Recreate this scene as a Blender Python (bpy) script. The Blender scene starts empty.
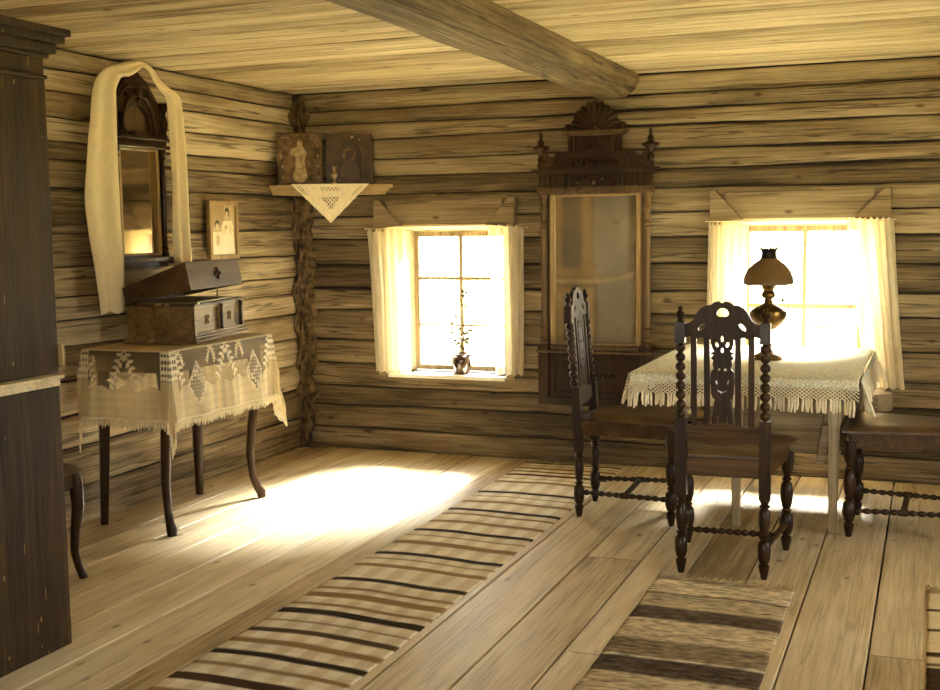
import bpy, bmesh, math, random
from mathutils import Vector, Matrix, noise
random.seed(7)
S = bpy.context.scene
COL = S.collection
PI = math.pi
XL, YB, ZC, XR, YF = -4.15, 7.286, 2.47, 2.4, -1.3      # the room

def lin(c): return tuple(((v/255)/12.92 if v/255 <= .04045 else ((v/255+.055)/1.055)**2.4) for v in c)
def n3(x, y, z): return noise.noise(Vector((x, y, z)))
def sstep(a, b, x):
    t = max(0, min(1, (x-a)/(b-a))); return t*t*(3-2*t)

# ------------------------------------------------------------------ materials
def newmat(name):
    m = bpy.data.materials.new(name); m.use_nodes = True
    nt = m.node_tree; b = nt.nodes['Principled BSDF']
    return m, nt, b
def nd(nt, t, **k):
    n = nt.nodes.new(t)
    for a, v in k.items(): setattr(n, a, v)
    return n
def ramp(nt, stops, interp='LINEAR'):
    r = nd(nt, 'ShaderNodeValToRGB'); cr = r.color_ramp; cr.interpolation = interp
    while len(cr.elements) < len(stops): cr.elements.new(.5)
    for e, (p, c) in zip(cr.elements, stops):
        e.position = p; e.color = (*c, 1) if len(c) == 3 else c
    return r
def wood(name, axis, cols, scale=1.0, rough=.75, bump=.3, knots=True, cracks=.5, coat=0, rnd=True, spec=.3, chips=False):
    """grain runs along `axis`; cols = dark, mid, light (sRGB)"""
    m, nt, b = newmat(name); L = nt.links.new
    tc = nd(nt, 'ShaderNodeTexCoord'); src = tc.outputs['Object']
    at = nd(nt, 'ShaderNodeAttribute', attribute_name='rnd')
    vm = nd(nt, 'ShaderNodeVectorMath', operation='SCALE'); L(at.outputs['Vector'], vm.inputs[0]); vm.inputs['Scale'].default_value = 7.3
    va = nd(nt, 'ShaderNodeVectorMath', operation='ADD'); L(src, va.inputs[0]); L(vm.outputs[0], va.inputs[1])
    def mp(along, across):
        q = nd(nt, 'ShaderNodeMapping'); s = [across*scale]*3; s['xyz'.index(axis)] = along*scale
        q.inputs['Scale'].default_value = s; L(va.outputs[0], q.inputs['Vector']); return q.outputs[0]
    def noi(vec, det=4, dist=0, sc=1, r=.55):
        q = nd(nt, 'ShaderNodeTexNoise'); q.inputs['Scale'].default_value = sc; q.inputs['Detail'].default_value = det
        q.inputs['Distortion'].default_value = dist; q.inputs['Roughness'].default_value = r; L(vec, q.inputs['Vector']); return q.outputs['Fac']
    a = noi(mp(.7, 9), 5, .8); f = noi(mp(2.5, 75), 5, .3, r=.65); bl = noi(mp(1.2, 2.2), 3)
    def math_(op, x, y, clamp=False):
        q = nd(nt, 'ShaderNodeMath', operation=op, use_clamp=clamp)
        for i, v in enumerate((x, y)):
            if isinstance(v, (int, float)): q.inputs[i].default_value = v
            else: L(v, q.inputs[i])
        return q.outputs[0]
    t = math_('ADD', math_('MULTIPLY', a, .42), math_('MULTIPLY', f, .46))
    t = math_('ADD', t, math_('MULTIPLY', bl, .32))
    if rnd:
        sp = nd(nt, 'ShaderNodeSeparateColor'); L(at.outputs['Color'], sp.inputs[0])
        t = math_('ADD', t, math_('MULTIPLY', math_('SUBTRACT', sp.outputs[0], .5), .24))
    rp = ramp(nt, [(.42, lin(cols[0])), (.585, lin(cols[1])), (.76, lin(cols[2]))]); L(t, rp.inputs[0])
    col = rp.outputs[0]; hgt = f
    def mul(colr, fac):
        q = nd(nt, 'ShaderNodeMix', data_type='RGBA', blend_type='MULTIPLY'); q.inputs[0].default_value = 1
        L(colr, q.inputs[6]); L(fac, q.inputs[7]); return q.outputs[2]
    if cracks:
        c = noi(mp(.35, 14), 3, .15)
        cr = ramp(nt, [(.484, (1, 1, 1)), (.492, (1-cracks,)*3), (.508, (1-cracks,)*3), (.516, (1, 1, 1))]); L(c, cr.inputs[0]); col = mul(col, cr.outputs[0])
    if knots:
        vo = nd(nt, 'ShaderNodeTexVoronoi'); vo.inputs['Scale'].default_value = 1
        wv = nd(nt, 'ShaderNodeVectorMath', operation='ADD'); L(mp(2.6, 6.5), wv.inputs[0]); L(va.outputs[0], wv.inputs[1])
        L(wv.outputs[0], vo.inputs['Vector'])
        kr = ramp(nt, [(.03, (.34, .28, .22)), (.07, (.6, .54, .46)), (.13, (1, 1, 1))]); L(vo.outputs['Distance'], kr.inputs[0])
        sp2 = nd(nt, 'ShaderNodeSeparateColor'); L(vo.outputs['Color'], sp2.inputs[0])
        gt = math_('GREATER_THAN', sp2.outputs[0], .45)
        q = nd(nt, 'ShaderNodeMix', data_type='RGBA'); L(gt, q.inputs[0]); q.inputs[6].default_value = (1, 1, 1, 1); L(kr.outputs[0], q.inputs[7])
        col = mul(col, q.outputs[2])
    if chips:
        def flecks(al, ac, thr):
            vo = nd(nt, 'ShaderNodeTexVoronoi'); vo.inputs['Scale'].default_value = 1; L(mp(al, ac), vo.inputs['Vector'])
            sp3 = nd(nt, 'ShaderNodeSeparateColor'); L(vo.outputs['Color'], sp3.inputs[0])
            return math_('MULTIPLY', math_('GREATER_THAN', sp3.outputs[1], .72), math_('LESS_THAN', math_('ADD', vo.outputs['Distance'], math_('MULTIPLY', f, .12)), thr))
        fk = math_('MAXIMUM', flecks(9, 24, .16), flecks(3, 40, .15))
        q = nd(nt, 'ShaderNodeMix', data_type='RGBA'); L(fk, q.inputs[0]); L(col, q.inputs[6]); q.inputs[7].default_value = (*lin((150, 122, 76)), 1); col = q.outputs[2]
    L(col, b.inputs['Base Color']); b.inputs['Roughness'].default_value = rough; b.inputs['Specular IOR Level'].default_value = spec
    if coat: b.inputs['Coat Weight'].default_value = coat; b.inputs['Coat Roughness'].default_value = .18
    if bump:
        bp = nd(nt, 'ShaderNodeBump'); bp.inputs['Strength'].default_value = bump; bp.inputs['Distance'].default_value = .006
        L(math_('ADD', hgt, a), bp.inputs['Height']); L(bp.outputs[0], b.inputs['Normal'])
    return m
def plain(name, c, rough=.5, metal=0, spec=.5, coat=0, var=.12, scale=18, bump=0, trans=0, sheer=0):
    m, nt, b = newmat(name); L = nt.links.new; c = lin(c)
    tc = nd(nt, 'ShaderNodeTexCoord'); q = nd(nt, 'ShaderNodeTexNoise'); q.inputs['Scale'].default_value = scale; q.inputs['Detail'].default_value = 5
    L(tc.outputs['Object'], q.inputs['Vector'])
    r = ramp(nt, [(.3, tuple(v*(1-var*2) for v in c)), (.7, tuple(min(1, v*(1+var)) for v in c))]); L(q.outputs['Fac'], r.inputs[0]); L(r.outputs[0], b.inputs['Base Color'])
    b.inputs['Roughness'].default_value = rough; b.inputs['Metallic'].default_value = metal; b.inputs['Specular IOR Level'].default_value = spec
    b.inputs['Coat Weight'].default_value = coat; b.inputs['Coat Roughness'].default_value = .15
    if bump:
        bp = nd(nt, 'ShaderNodeBump'); bp.inputs['Strength'].default_value = bump; bp.inputs['Distance'].default_value = .004; L(q.outputs['Fac'], bp.inputs['Height']); L(bp.outputs[0], b.inputs['Normal'])
    if trans:
        tr = nd(nt, 'ShaderNodeBsdfTranslucent'); L(r.outputs[0], tr.inputs['Color'])
        mx = nd(nt, 'ShaderNodeMixShader'); mx.inputs[0].default_value = trans
        L(b.outputs[0], mx.inputs[1]); L(tr.outputs[0], mx.inputs[2]); sh = mx.outputs[0]
        if sheer:
            tp = nd(nt, 'ShaderNodeBsdfTransparent'); m2 = nd(nt, 'ShaderNodeMixShader'); m2.inputs[0].default_value = sheer; L(sh, m2.inputs[1]); L(tp.outputs[0], m2.inputs[2]); sh = m2.outputs[0]
        L(sh, nt.nodes['Material Output'].inputs[0])
    return m
def painted(name, con=.82, rough=.8, alpha=False, fine=0, trans=0, spec=.3):
    """colour (and openness) from the mesh's own 'pat' attribute: woven, knitted or printed pattern"""
    m, nt, b = newmat(name); L = nt.links.new
    at = nd(nt, 'ShaderNodeAttribute', attribute_name='pat'); col = at.outputs['Color']
    if fine:
        tc = nd(nt, 'ShaderNodeTexCoord'); q = nd(nt, 'ShaderNodeTexNoise'); q.inputs['Scale'].default_value = fine; q.inputs['Detail'].default_value = 3
        mp = nd(nt, 'ShaderNodeMapping'); mp.inputs['Scale'].default_value = (.25, 1, 1); L(tc.outputs['Object'], mp.inputs[0]); L(mp.outputs[0], q.inputs['Vector'])
        r = ramp(nt, [(.3, (con,)*3), (.62, (1, 1, 1))]); L(q.outputs['Fac'], r.inputs[0])
        x = nd(nt, 'ShaderNodeMix', data_type='RGBA', blend_type='MULTIPLY'); x.inputs[0].default_value = 1; L(col, x.inputs[6]); L(r.outputs[0], x.inputs[7]); col = x.outputs[2]
        bp = nd(nt, 'ShaderNodeBump'); bp.inputs['Strength'].default_value = .6; bp.inputs['Distance'].default_value = .004; L(q.outputs['Fac'], bp.inputs['Height']); L(bp.outputs[0], b.inputs['Normal'])
    L(col, b.inputs['Base Color']); b.inputs['Roughness'].default_value = rough; b.inputs['Specular IOR Level'].default_value = spec
    sh = b.outputs[0]
    if trans:
        tr = nd(nt, 'ShaderNodeBsdfTranslucent'); L(col, tr.inputs['Color']); mx = nd(nt, 'ShaderNodeMixShader'); mx.inputs[0].default_value = trans
        L(sh, mx.inputs[1]); L(tr.outputs[0], mx.inputs[2]); sh = mx.outputs[0]
    if alpha:
        tp = nd(nt, 'ShaderNodeBsdfTransparent'); mx = nd(nt, 'ShaderNodeMixShader'); L(at.outputs['Alpha'], mx.inputs[0])
        L(tp.outputs[0], mx.inputs[1]); L(sh, mx.inputs[2]); sh = mx.outputs[0]
    L(sh, nt.nodes['Material Output'].inputs[0])
    return m
def glassmat(name, refl=.07, tint=(1, 1, 1), rough=0):
    m, nt, b = newmat(name); L = nt.links.new
    tp = nd(nt, 'ShaderNodeBsdfTransparent'); tp.inputs[0].default_value = (*tint, 1); gl = nd(nt, 'ShaderNodeBsdfGlossy'); gl.inputs['Roughness'].default_value = rough
    mx = nd(nt, 'ShaderNodeMixShader'); mx.inputs[0].default_value = refl
    L(tp.outputs[0], mx.inputs[1]); L(gl.outputs[0], mx.inputs[2]); L(mx.outputs[0], nt.nodes['Material Output'].inputs[0])
    return m

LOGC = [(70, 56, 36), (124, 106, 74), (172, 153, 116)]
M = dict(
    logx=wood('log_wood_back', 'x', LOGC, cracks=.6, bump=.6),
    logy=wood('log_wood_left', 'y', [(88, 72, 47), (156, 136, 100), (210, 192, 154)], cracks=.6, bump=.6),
    chink=plain('moss_chinking', (52, 40, 26), .95, bump=1, scale=60, var=.4),
    moss=plain('corner_moss', (112, 90, 58), .95, bump=1, scale=22, var=.45),
    ceil=wood('ceiling_boards', 'x', [(118, 97, 62), (186, 165, 122), (226, 208, 168)], cracks=.45, bump=.5),
    beam=wood('beam_wood', 'y', [(72, 58, 36), (124, 105, 72), (168, 149, 110)], cracks=.6, bump=1),
    floor=wood('floor_boards', 'y', [(160, 136, 94), (208, 187, 144), (236, 220, 184)], rough=.5, cracks=.2, bump=.25, spec=.35),
    trimx=wood('window_timber', 'x', [(92, 76, 50), (134, 114, 80), (166, 148, 112)], cracks=.4),
    shelfw=wood('shelf_board_wood', 'x', [(120, 96, 58), (160, 134, 88), (190, 164, 116)], cracks=.2, knots=False),
    pale=wood('pale_board', 'x', [(172, 154, 118), (214, 198, 160), (232, 218, 184)], cracks=.2, knots=False),
    white=plain('white_paint', (236, 228, 205), .5, var=.04),
    dark=wood('dark_varnished_wood', 'z', [(24, 14, 5), (48, 30, 12), (76, 52, 23)], rough=.38, bump=.12, knots=False, cracks=0, coat=.12, rnd=False, spec=.2),
    darkx=wood('dark_varnished_wood_rail', 'x', [(38, 25, 10), (70, 48, 21), (104, 76, 38)], rough=.42, bump=.12, knots=False, cracks=0, coat=.08, rnd=False, spec=.18),
    ward=wood('worn_dark_paint', 'z', [(36, 25, 10), (58, 42, 19), (84, 62, 31)], rough=.6, bump=.5, knots=False, cracks=.3, chips=True, rnd=False),
    cab=wood('brown_wood', 'z', [(50, 36, 20), (86, 65, 38), (118, 92, 56)], rough=.45, bump=.12, knots=False, cracks=0, coat=.05, rnd=False),
    cablight=wood('light_moulding', 'z', [(118, 92, 54), (160, 132, 84), (190, 164, 112)], rough=.45, bump=.1, knots=False, cracks=0, rnd=False),
    boxw=wood('music_box_wood', 'y', [(78, 58, 30), (130, 104, 62), (170, 142, 94)], rough=.6, bump=.1, knots=False, cracks=0, coat=.05, rnd=False),
    boxd=wood('music_box_lid_wood', 'y', [(44, 30, 14), (72, 52, 26), (100, 76, 42)], rough=.6, bump=.1, knots=False, cracks=0, coat=.05, rnd=False),
    tablew=wood('table_timber', 'z', [(116, 96, 66), (158, 138, 102), (194, 176, 138)], rough=.6, bump=.25, cracks=.3, rnd=False),
    tablex=wood('table_timber_long', 'x', [(98, 80, 54), (140, 120, 86), (170, 150, 112)], rough=.6, bump=.25, cracks=.3, rnd=False),
    seat=plain('seat_leather', (88, 64, 36), .38, coat=.25, var=.25, scale=9, bump=.15),
    cream=plain('cream_cotton', (240, 226, 188), .9, var=.05, scale=40, bump=.3, spec=.1),
    towel=plain('linen_towel', (240, 224, 182), .9, var=.03, scale=30, bump=.25, spec=.1, trans=.15),
    curtain=plain('curtain_muslin', (240, 228, 196), .9, var=.04, scale=20, spec=.1, trans=.5, sheer=.3),
    crochet=plain('crochet_cloth', (240, 228, 194), .95, var=.25, scale=130, bump=1, spec=.1),
    lace=painted('net_lace', alpha=True, trans=.25),
    print=painted('printed_card', rough=.35, spec=.5),
    rug=painted('rag_weave', rough=.95, fine=260, spec=.1),
    rugm=painted('mottled_rag_weave', con=.3, rough=.95, fine=75, spec=.1),
    mirror=plain('mirror_glass', (225, 215, 195), .06, metal=1, var=.05, scale=3),
    brightened=plain('brightened_mirror_glass', (206, 188, 148), .05, metal=.78, var=.16, scale=5),  # brighter reflection put into a partly diffuse beige base colour
    glass=glassmat('window_glass'),
    lampglass=plain('lamp_shade_enamel', (122, 96, 58), .3, var=.12, scale=6, coat=.3, trans=.12),
    brass=plain('aged_brass', (128, 98, 50), .3, metal=.85, var=.2),
    silver=plain('tarnished_metal', (176, 152, 108), .35, metal=.4, var=.3, scale=40, bump=.2),
    iron=plain('dark_iron', (40, 30, 20), .5, metal=.6),
    pot=plain('glazed_pot', (72, 48, 28), .15, coat=.8, var=.3, scale=10),
    leaf=plain('leaf_green', (96, 88, 48), .5, var=.3, trans=.35),
    straw=plain('rug_fringe', (206, 186, 140), .95, var=.2, scale=90),
    ground=plain('grass_ground', (196, 182, 130), 1, var=.15, scale=2),
    bark=plain('birch_bark', (214, 204, 180), .8, var=.3, scale=9),
    foliage=plain('tree_leaves', (168, 160, 104), .7, var=.25, scale=4, trans=.4),
    icon=plain('icon_cover_metal', (112, 88, 56), .38, metal=.55, var=.35, scale=22, bump=.5),
    icondark=plain('icon_dark_board', (70, 48, 24), .45, var=.3, scale=14, coat=.2),
    soil=plain('soil', (40, 28, 18), 1),
)

# ------------------------------------------------------------------ mesh builder
class G:
    def __init__(s): s.v = []; s.f = []; s.mi = []; s.cur = 0; s.col = None; s.rnd = []; s.r = .5
    def add(s, vs, fs):
        o = len(s.v); s.v += [tuple(p) for p in vs]; s.rnd += [s.r]*len(vs)
        for f in fs: s.f.append([i+o for i in f]); s.mi.append(s.cur)
        return s
    def box(s, x0, x1, y0, y1, z0, z1, mat=None):
        x0, x1 = sorted((x0, x1)); y0, y1 = sorted((y0, y1)); z0, z1 = sorted((z0, z1))
        vs = [Vector((x, y, z)) for z in (z0, z1) for y in (y0, y1) for x in (x0, x1)]
        if mat: vs = [mat @ p for p in vs]
        return s.add(vs, [(0, 2, 3, 1), (4, 5, 7, 6), (0, 1, 5, 4), (2, 6, 7, 3), (0, 4, 6, 2), (1, 3, 7, 5)])
    def hexa(s, bot, top): return s.add(list(bot)+list(top), [(3, 2, 1, 0), (4, 5, 6, 7), (0, 1, 5, 4), (1, 2, 6, 5), (2, 3, 7, 6), (3, 0, 4, 7)])
    def prism(s, pts, a, b):      # pts: list of 3D base points, extruded from +a to +b (vectors)
        n = len(pts); P = [Vector(p) for p in pts]; a = Vector(a); b = Vector(b)
        return s.add([p+a for p in P]+[p+b for p in P], [tuple(range(n))[::-1], tuple(range(n, 2*n))]+[(i, (i+1) % n, n+(i+1) % n, n+i) for i in range(n)])
    def lathe(s, prof, loc=(0, 0, 0), seg=16, mat=None, squash=1, closed=True):
        L0 = Vector(loc); vs = []; fs = []
        for r, z in prof:
            for k in range(seg):
                a = 2*PI*k/seg; p = Vector((r*math.cos(a), r*math.sin(a)*squash, z)); p = (mat @ p) if mat else p; vs.append(p+L0)
        n = len(prof)
        for i in range(n-1):
            for k in range(seg):
                k2 = (k+1) % seg; fs.append((i*seg+k, i*seg+k2, (i+1)*seg+k2, (i+1)*seg+k))
        if closed: fs.append(tuple(range(seg))[::-1]); fs.append(tuple((n-1)*seg+k for k in range(seg)))
        return s.add(vs, fs)
    def tube(s, path, rad, seg=8, cap=True, squash=None):
        P = [Vector(p) for p in path]; n = len(P); R = rad if isinstance(rad, (list, tuple)) else [rad]*n
        vs = []; fs = []; up = None
        for i in range(n):
            t = (P[min(i+1, n-1)]-P[max(i-1, 0)]).normalized()
            if up is None:
                up = Vector((0, 0, 1)) if abs(t.z) < .9 else Vector((1, 0, 0))
            x = (up-t*up.dot(t)).normalized(); y = t.cross(x); up = x
            for k in range(seg):
                a = 2*PI*k/seg; vs.append(P[i]+(x*math.cos(a)+y*math.sin(a)*(squash or 1))*R[i])
        for i in range(n-1):
            for k in range(seg):
                k2 = (k+1) % seg; fs.append((i*seg+k, i*seg+k2, (i+1)*seg+k2, (i+1)*seg+k))
        if cap: fs.append(tuple(range(seg))[::-1]); fs.append(tuple((n-1)*seg+k for k in range(seg)))
        return s.add(vs, fs)
    def ball(s, c, r, seg=12, sz=1):
        n = 7; return s.lathe([(r*math.sin(PI*(i+.02)/(n-1+.04)), -r*sz*math.cos(PI*(i+.02)/(n-1+.04))) for i in range(n)], c, seg)
    def grid(s, nu, nv, fn, keep=None):
        vs = [fn(i/nu, j/nv) for j in range(nv+1) for i in range(nu+1)]
        fs = [(j*(nu+1)+i, j*(nu+1)+i+1, (j+1)*(nu+1)+i+1, (j+1)*(nu+1)+i) for j in range(nv) for i in range(nu) if keep is None or keep((i+.5)/nu, (j+.5)/nv)]
        return s.add(vs, fs)

def inv_of(p):
    if p is None: return Matrix.Identity(4)
    return p['_m'] if False else (Matrix.LocRotScale(p.location, p.rotation_euler, None)).inverted()
def build(name, g, mats, parent=None, world=False, smooth=False, bevel=0, kind=None, label=None, solid=0, root=None, auto=40):
    me = bpy.data.meshes.new(name)
    vs = g.v
    if world:
        mi = inv_of(root or parent); vs = [mi @ Vector(v) for v in vs]
    me.from_pydata([tuple(v) for v in vs], [], g.f)
    if not isinstance(mats, (list, tuple)): mats = [mats]
    for m in mats: me.materials.append(M[m] if isinstance(m, str) else m)
    if len(mats) > 1: me.polygons.foreach_set('material_index', g.mi)
    at = me.color_attributes.new('rnd', 'FLOAT_COLOR', 'POINT')
    buf = []
    for r in g.rnd: buf += [r, (r*7.13) % 1, (r*13.7) % 1, 1]
    at.data.foreach_set('color', buf)
    if g.col:
        a2 = me.color_attributes.new('pat', 'FLOAT_COLOR', 'POINT'); b2 = []
        for c in g.col: b2 += list(c)
        a2.data.foreach_set('color', b2)
    me.validate(); me.update()
    o = bpy.data.objects.new(name, me); COL.objects.link(o)
    if parent: o.parent = parent
    if smooth:
        me.polygons.foreach_set('use_smooth', [True]*len(me.polygons))
        if auto:
            try: me.set_sharp_from_angle(angle=math.radians(auto))
            except Exception: pass
    if solid:
        q = o.modifiers.new('thick', 'SOLIDIFY'); q.thickness = solid; q.offset = 0
    if bevel:
        q = o.modifiers.new('bev', 'BEVEL'); q.width = bevel; q.segments = 2; q.limit_method = 'ANGLE'; q.angle_limit = math.radians(50)
    if kind: o['kind'] = kind
    if label: o['label'] = label
    return o
def thing(name, label, cat, loc=(0, 0, 0), rz=0, group=None):
    o = bpy.data.objects.new(name, None); COL.objects.link(o); o.location = loc; o.rotation_euler = (0, 0, rz); o.empty_display_size = .1
    return tag(o, label, cat, group)
def tag(o, label, cat, group=None):
    o['label'] = label; o['category'] = cat
    if group: o['group'] = group
    return o
def copy_tree(root, loc, rz, label):
    def cp(o, par):
        c = o.copy(); COL.objects.link(c); c.parent = par
        for ch in list(o.children): cp(ch, c)
        return c
    r = cp(root, None); r.location = loc; r.rotation_euler = (0, 0, rz); r['label'] = label
    return r
def carve(name, outline, holes, depth, to3d, mats, parent, bev=.002, world=False, root=None):
    """fretwork: closed outline with pierced holes, given thickness; to3d(x, y, d) places a point"""
    cu = bpy.data.curves.new(name+'_c', 'CURVE'); cu.dimensions = '2D'; cu.fill_mode = 'BOTH'; cu.extrude = depth/2; cu.bevel_depth = bev; cu.bevel_resolution = 1; cu.resolution_u = 5
    for pts, sm in [outline]+holes:
        sp = cu.splines.new('BEZIER' if sm else 'POLY'); sp.use_cyclic_u = True
        if sm:
            sp.bezier_points.add(len(pts)-1)
            for b, p in zip(sp.bezier_points, pts): b.co = (p[0], p[1], 0); b.handle_left_type = b.handle_right_type = 'AUTO'
        else:
            sp.points.add(len(pts)-1)
            for b, p in zip(sp.points, pts): b.co = (p[0], p[1], 0, 1)
    ob = bpy.data.objects.new(name+'_c', cu); COL.objects.link(ob)
    dg = bpy.context.evaluated_depsgraph_get(); me = bpy.data.meshes.new_from_object(ob.evaluated_get(dg))
    g = G(); g.add([to3d(v.co.x, v.co.y, v.co.z) for v in me.vertices], [tuple(p.vertices) for p in me.polygons])
    bpy.data.objects.remove(ob); bpy.data.meshes.remove(me)
    return g if mats is None else build(name, g, mats, parent, world=world, root=root)
def ell(cx, cy, rx, ry, n=8, rot=0): 
    return ([(cx+rx*math.cos(2*PI*k/n)*math.cos(rot)-ry*math.sin(2*PI*k/n)*math.sin(rot), cy+rx*math.cos(2*PI*k/n)*math.sin(rot)+ry*math.sin(2*PI*k/n)*math.cos(rot)) for k in range(n)], True)

# ------------------------------------------------------------------ the room
def log_wall(g, axis, base, inn, a0, a1, seams, opens, zmax, seed):
    """rows of hewn logs; axis 'x' or 'y' along the wall; inn = direction (+1/-1) into the room"""
    edges = sorted({e for o in opens for e in (o[0], o[1])})
    for i in range(len(seams)-1):
        z0, z1 = seams[i], seams[i+1]; g.r = random.random(); g.cur = 0
        us = sorted(set([a0+(a1-a0)*k/70 for k in range(71)]+edges))
        ts = [0, .04, .1, .25, .5, .75, .9, .96, 1]
        for o in opens:
            for ze in (o[2], o[3]):
                if z0 < ze < z1: ts.append((ze-z0)/(z1-z0))
        ts = sorted(set(ts)); bul = random.uniform(.006, .014); sk = random.uniform(-.008, .008)
        def pt(u, t):
            w0 = .011*n3(u*.9, i*5.1+seed, 0)+.004*n3(u*5, i*3.1, seed); w1 = .011*n3(u*.9, (i+1)*5.1+seed, 0)+.004*n3(u*5, (i+1)*3.1, seed)
            inside_edge = any(abs(u-e) < 1e-6 for e in edges)
            za = z0+(w0 if i > 0 else 0); zb = z1+(w1 if i < len(seams)-2 else 0)
            gap = .0015+.03*max(0, n3(u*.8, i*2.2, seed+4)-.12)
            z = za+gap*(1-t)*(1 if i else 0)+(zb-za-gap)*t
            for o in opens:
                for ze in (o[2], o[3]):
                    if abs(t-(ze-z0)/(z1-z0)) < 1e-6: z = ze
            s_ = abs(2*t-1); d = bul*(1-s_**5)-.016*(s_ > .99)+sk*(2*t-1)+.009*n3(u*1.7, z*9, seed+i)+.003*n3(u*7, z*40, seed)
            return (u, base+inn*(d-.008), z) if axis == 'x' else (base+inn*(d-.008), u, z)
        nu = len(us); vs = [pt(u, t) for t in ts for u in us]; fs = []
        for b in range(len(ts)-1):
            zc = z0+(z1-z0)*(ts[b]+ts[b+1])/2
            for a in range(nu-1):
                uc = (us[a]+us[a+1])/2
                if any(o[0] < uc < o[1] and o[2] < zc < o[3] for o in opens): continue
                q = (b*nu+a, b*nu+a+1, (b+1)*nu+a+1, (b+1)*nu+a)
                fs.append(q if (axis == 'x') == (inn < 0) else q[::-1])
        g.add(vs, fs)
    # chinked core with the openings left free
    g.cur = 1; lo, hi = base-inn*.022, base-inn*.24
    cuts = sorted([a0-.25, a1+.25]+edges)
    for a, b in zip(cuts, cuts[1:]):
        c = (a+b)/2; zs = [(0, zmax)]
        for o in opens:
            if o[0] < c < o[1]: zs = [(0, o[2]), (o[3], zmax)]
        for z0, z1 in zs:
            if axis == 'x': g.box(a, b, lo, hi, z0-.05 if z0 == 0 else z0, z1)
            else: g.box(lo, hi, a, b, z0-.05 if z0 == 0 else z0, z1)

W1 = (-3.47, -2.60, .555, 1.56); W2 = (-1.20, -.30, .555, 1.57)
seams_b = [0, .15, .32, .45, .60, .77, .98, 1.13, 1.30, 1.47, 1.62, 1.77, 1.89, 2.01, 2.15, 2.25, 2.35, 2.47]
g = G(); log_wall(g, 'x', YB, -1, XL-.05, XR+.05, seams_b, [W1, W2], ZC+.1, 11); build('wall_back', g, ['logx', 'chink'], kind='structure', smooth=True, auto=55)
seams_l = [0, .21, .42, .59, .78, .95, 1.09, 1.21, 1.36, 1.54, 1.77, 1.91, 2.0, 2.13, 2.26, 2.37, 2.47]
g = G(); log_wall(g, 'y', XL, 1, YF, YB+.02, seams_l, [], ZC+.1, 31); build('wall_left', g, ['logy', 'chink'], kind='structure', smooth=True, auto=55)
W3 = (3.9, 5.2, .6, 1.65)
g = G(); log_wall(g, 'y', XR, -1, YF, YB+.02, seams_l, [W3], ZC+.1, 51); build('wall_right', g, ['logy', 'chink'], kind='structure', smooth=True, auto=55)
W4 = (-2.0, -.7, .6, 1.8); W5 = (.4, 1.7, .6, 1.8)
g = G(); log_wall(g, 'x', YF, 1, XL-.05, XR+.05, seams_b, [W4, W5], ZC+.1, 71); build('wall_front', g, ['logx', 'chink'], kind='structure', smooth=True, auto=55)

# floor: broad boards running away from the camera
g = G(); xs = [XR+.1, 2.1, 1.75, 1.46, 1.1, .78, .42, .12, -.18, -.46, -.72, -.98, -1.22, -1.48, -1.76, -2.04, -2.30, -2.58, -2.86, -3.12, -3.36, -3.62, -3.86, XL-.1]
for a, b in zip(xs, xs[1:]):
    g.r = random.random(); h = random.uniform(-.0015, .0015); ph = random.random()*9
    cuts = [YF-.1]+([random.uniform(1.5, 6.3)] if random.random() < .45 else [])+[YB+.1]
    for y0, y1 in zip(cuts, cuts[1:]):
        g.r = random.random(); n = 24
        def ed(x, y, s): return x+s*.0035+s*.002*n3(y*2, x*9, 3)
        vs = []
        for k in range(n+1):
            y = y0+.002+(y1-y0-.004)*k/n; l, r = ed(b, y, 1), ed(a, y, -1)
            for x, z in ((l, -.03), (l, h-.004), (l+.004, h), ((l+r)/2, h+.0012), (r-.004, h), (r, h-.004), (r, -.03)): vs.append((x, y, z))
        fs = [(k*7+j, k*7+j+1, (k+1)*7+j+1, (k+1)*7+j) for k in range(n) for j in range(6)]
        g.add(vs, [f[::-1] for f in fs])
g.cur = 1; g.box(XL-.2, XR+.2, YF-.2, YB+.2, -.12, -.03)
build('floor', g, ['floor', 'chink'], kind='structure')

# ceiling boards run across the room
g = G(); y = YF-.1
while y < YB+.1:
    w = random.uniform(.13, .21); g.r = random.random(); h = random.uniform(0, .006); n = 10
    vs = []
    for k in range(n+1):
        x = XL-.1+(XR-XL+.2)*k/n; e = .004*n3(x*.8, y, 2)
        for yy, zz in ((y+.004+e, .03), (y+.004+e, h+.007), (y+.012+e, h), (y+w-.012, h), (y+w-.004, h+.007), (y+w-.004, .03)): vs.append((x, yy, ZC+zz))
    g.add(vs, [(k*6+j, k*6+j+1, (k+1)*6+j+1, (k+1)*6+j) for k in range(n) for j in range(5)])
    y += w
g.cur = 1; g.box(XL-.2, XR+.2, YF-.2, YB+.2, ZC+.03, ZC+.15)
build('ceiling', g, ['ceil', 'chink'], kind='structure')

# ceiling beam
g = G(); g.r = .3; prof = [(-1.985, 2.475), (-1.985, 2.345), (-1.965, 2.328), (-1.87, 2.325), (-1.80, 2.335), (-1.745, 2.38), (-1.725, 2.43), (-1.725, 2.475)]; n = 60
vs = []
for k in range(n+1):
    yy = YF+(YB-.012-YF)*k/n
    for j, (x, z) in enumerate(prof):
        q = .008*n3(yy*1.6, x*8, z*9)+.004*n3(yy*6, j*2, 5) if 0 < j < 7 else 0
        vs.append((x+q, yy, z+q*.6))
fs = [(k*8+j, (k+1)*8+j, (k+1)*8+j+1, k*8+j+1) for k in range(n) for j in range(7)]+[tuple(range(8)), tuple(n*8+j for j in range(8))[::-1]]
g.add(vs, fs); build('trim_1', g, 'beam', kind='structure', smooth=True, auto=16)

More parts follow.
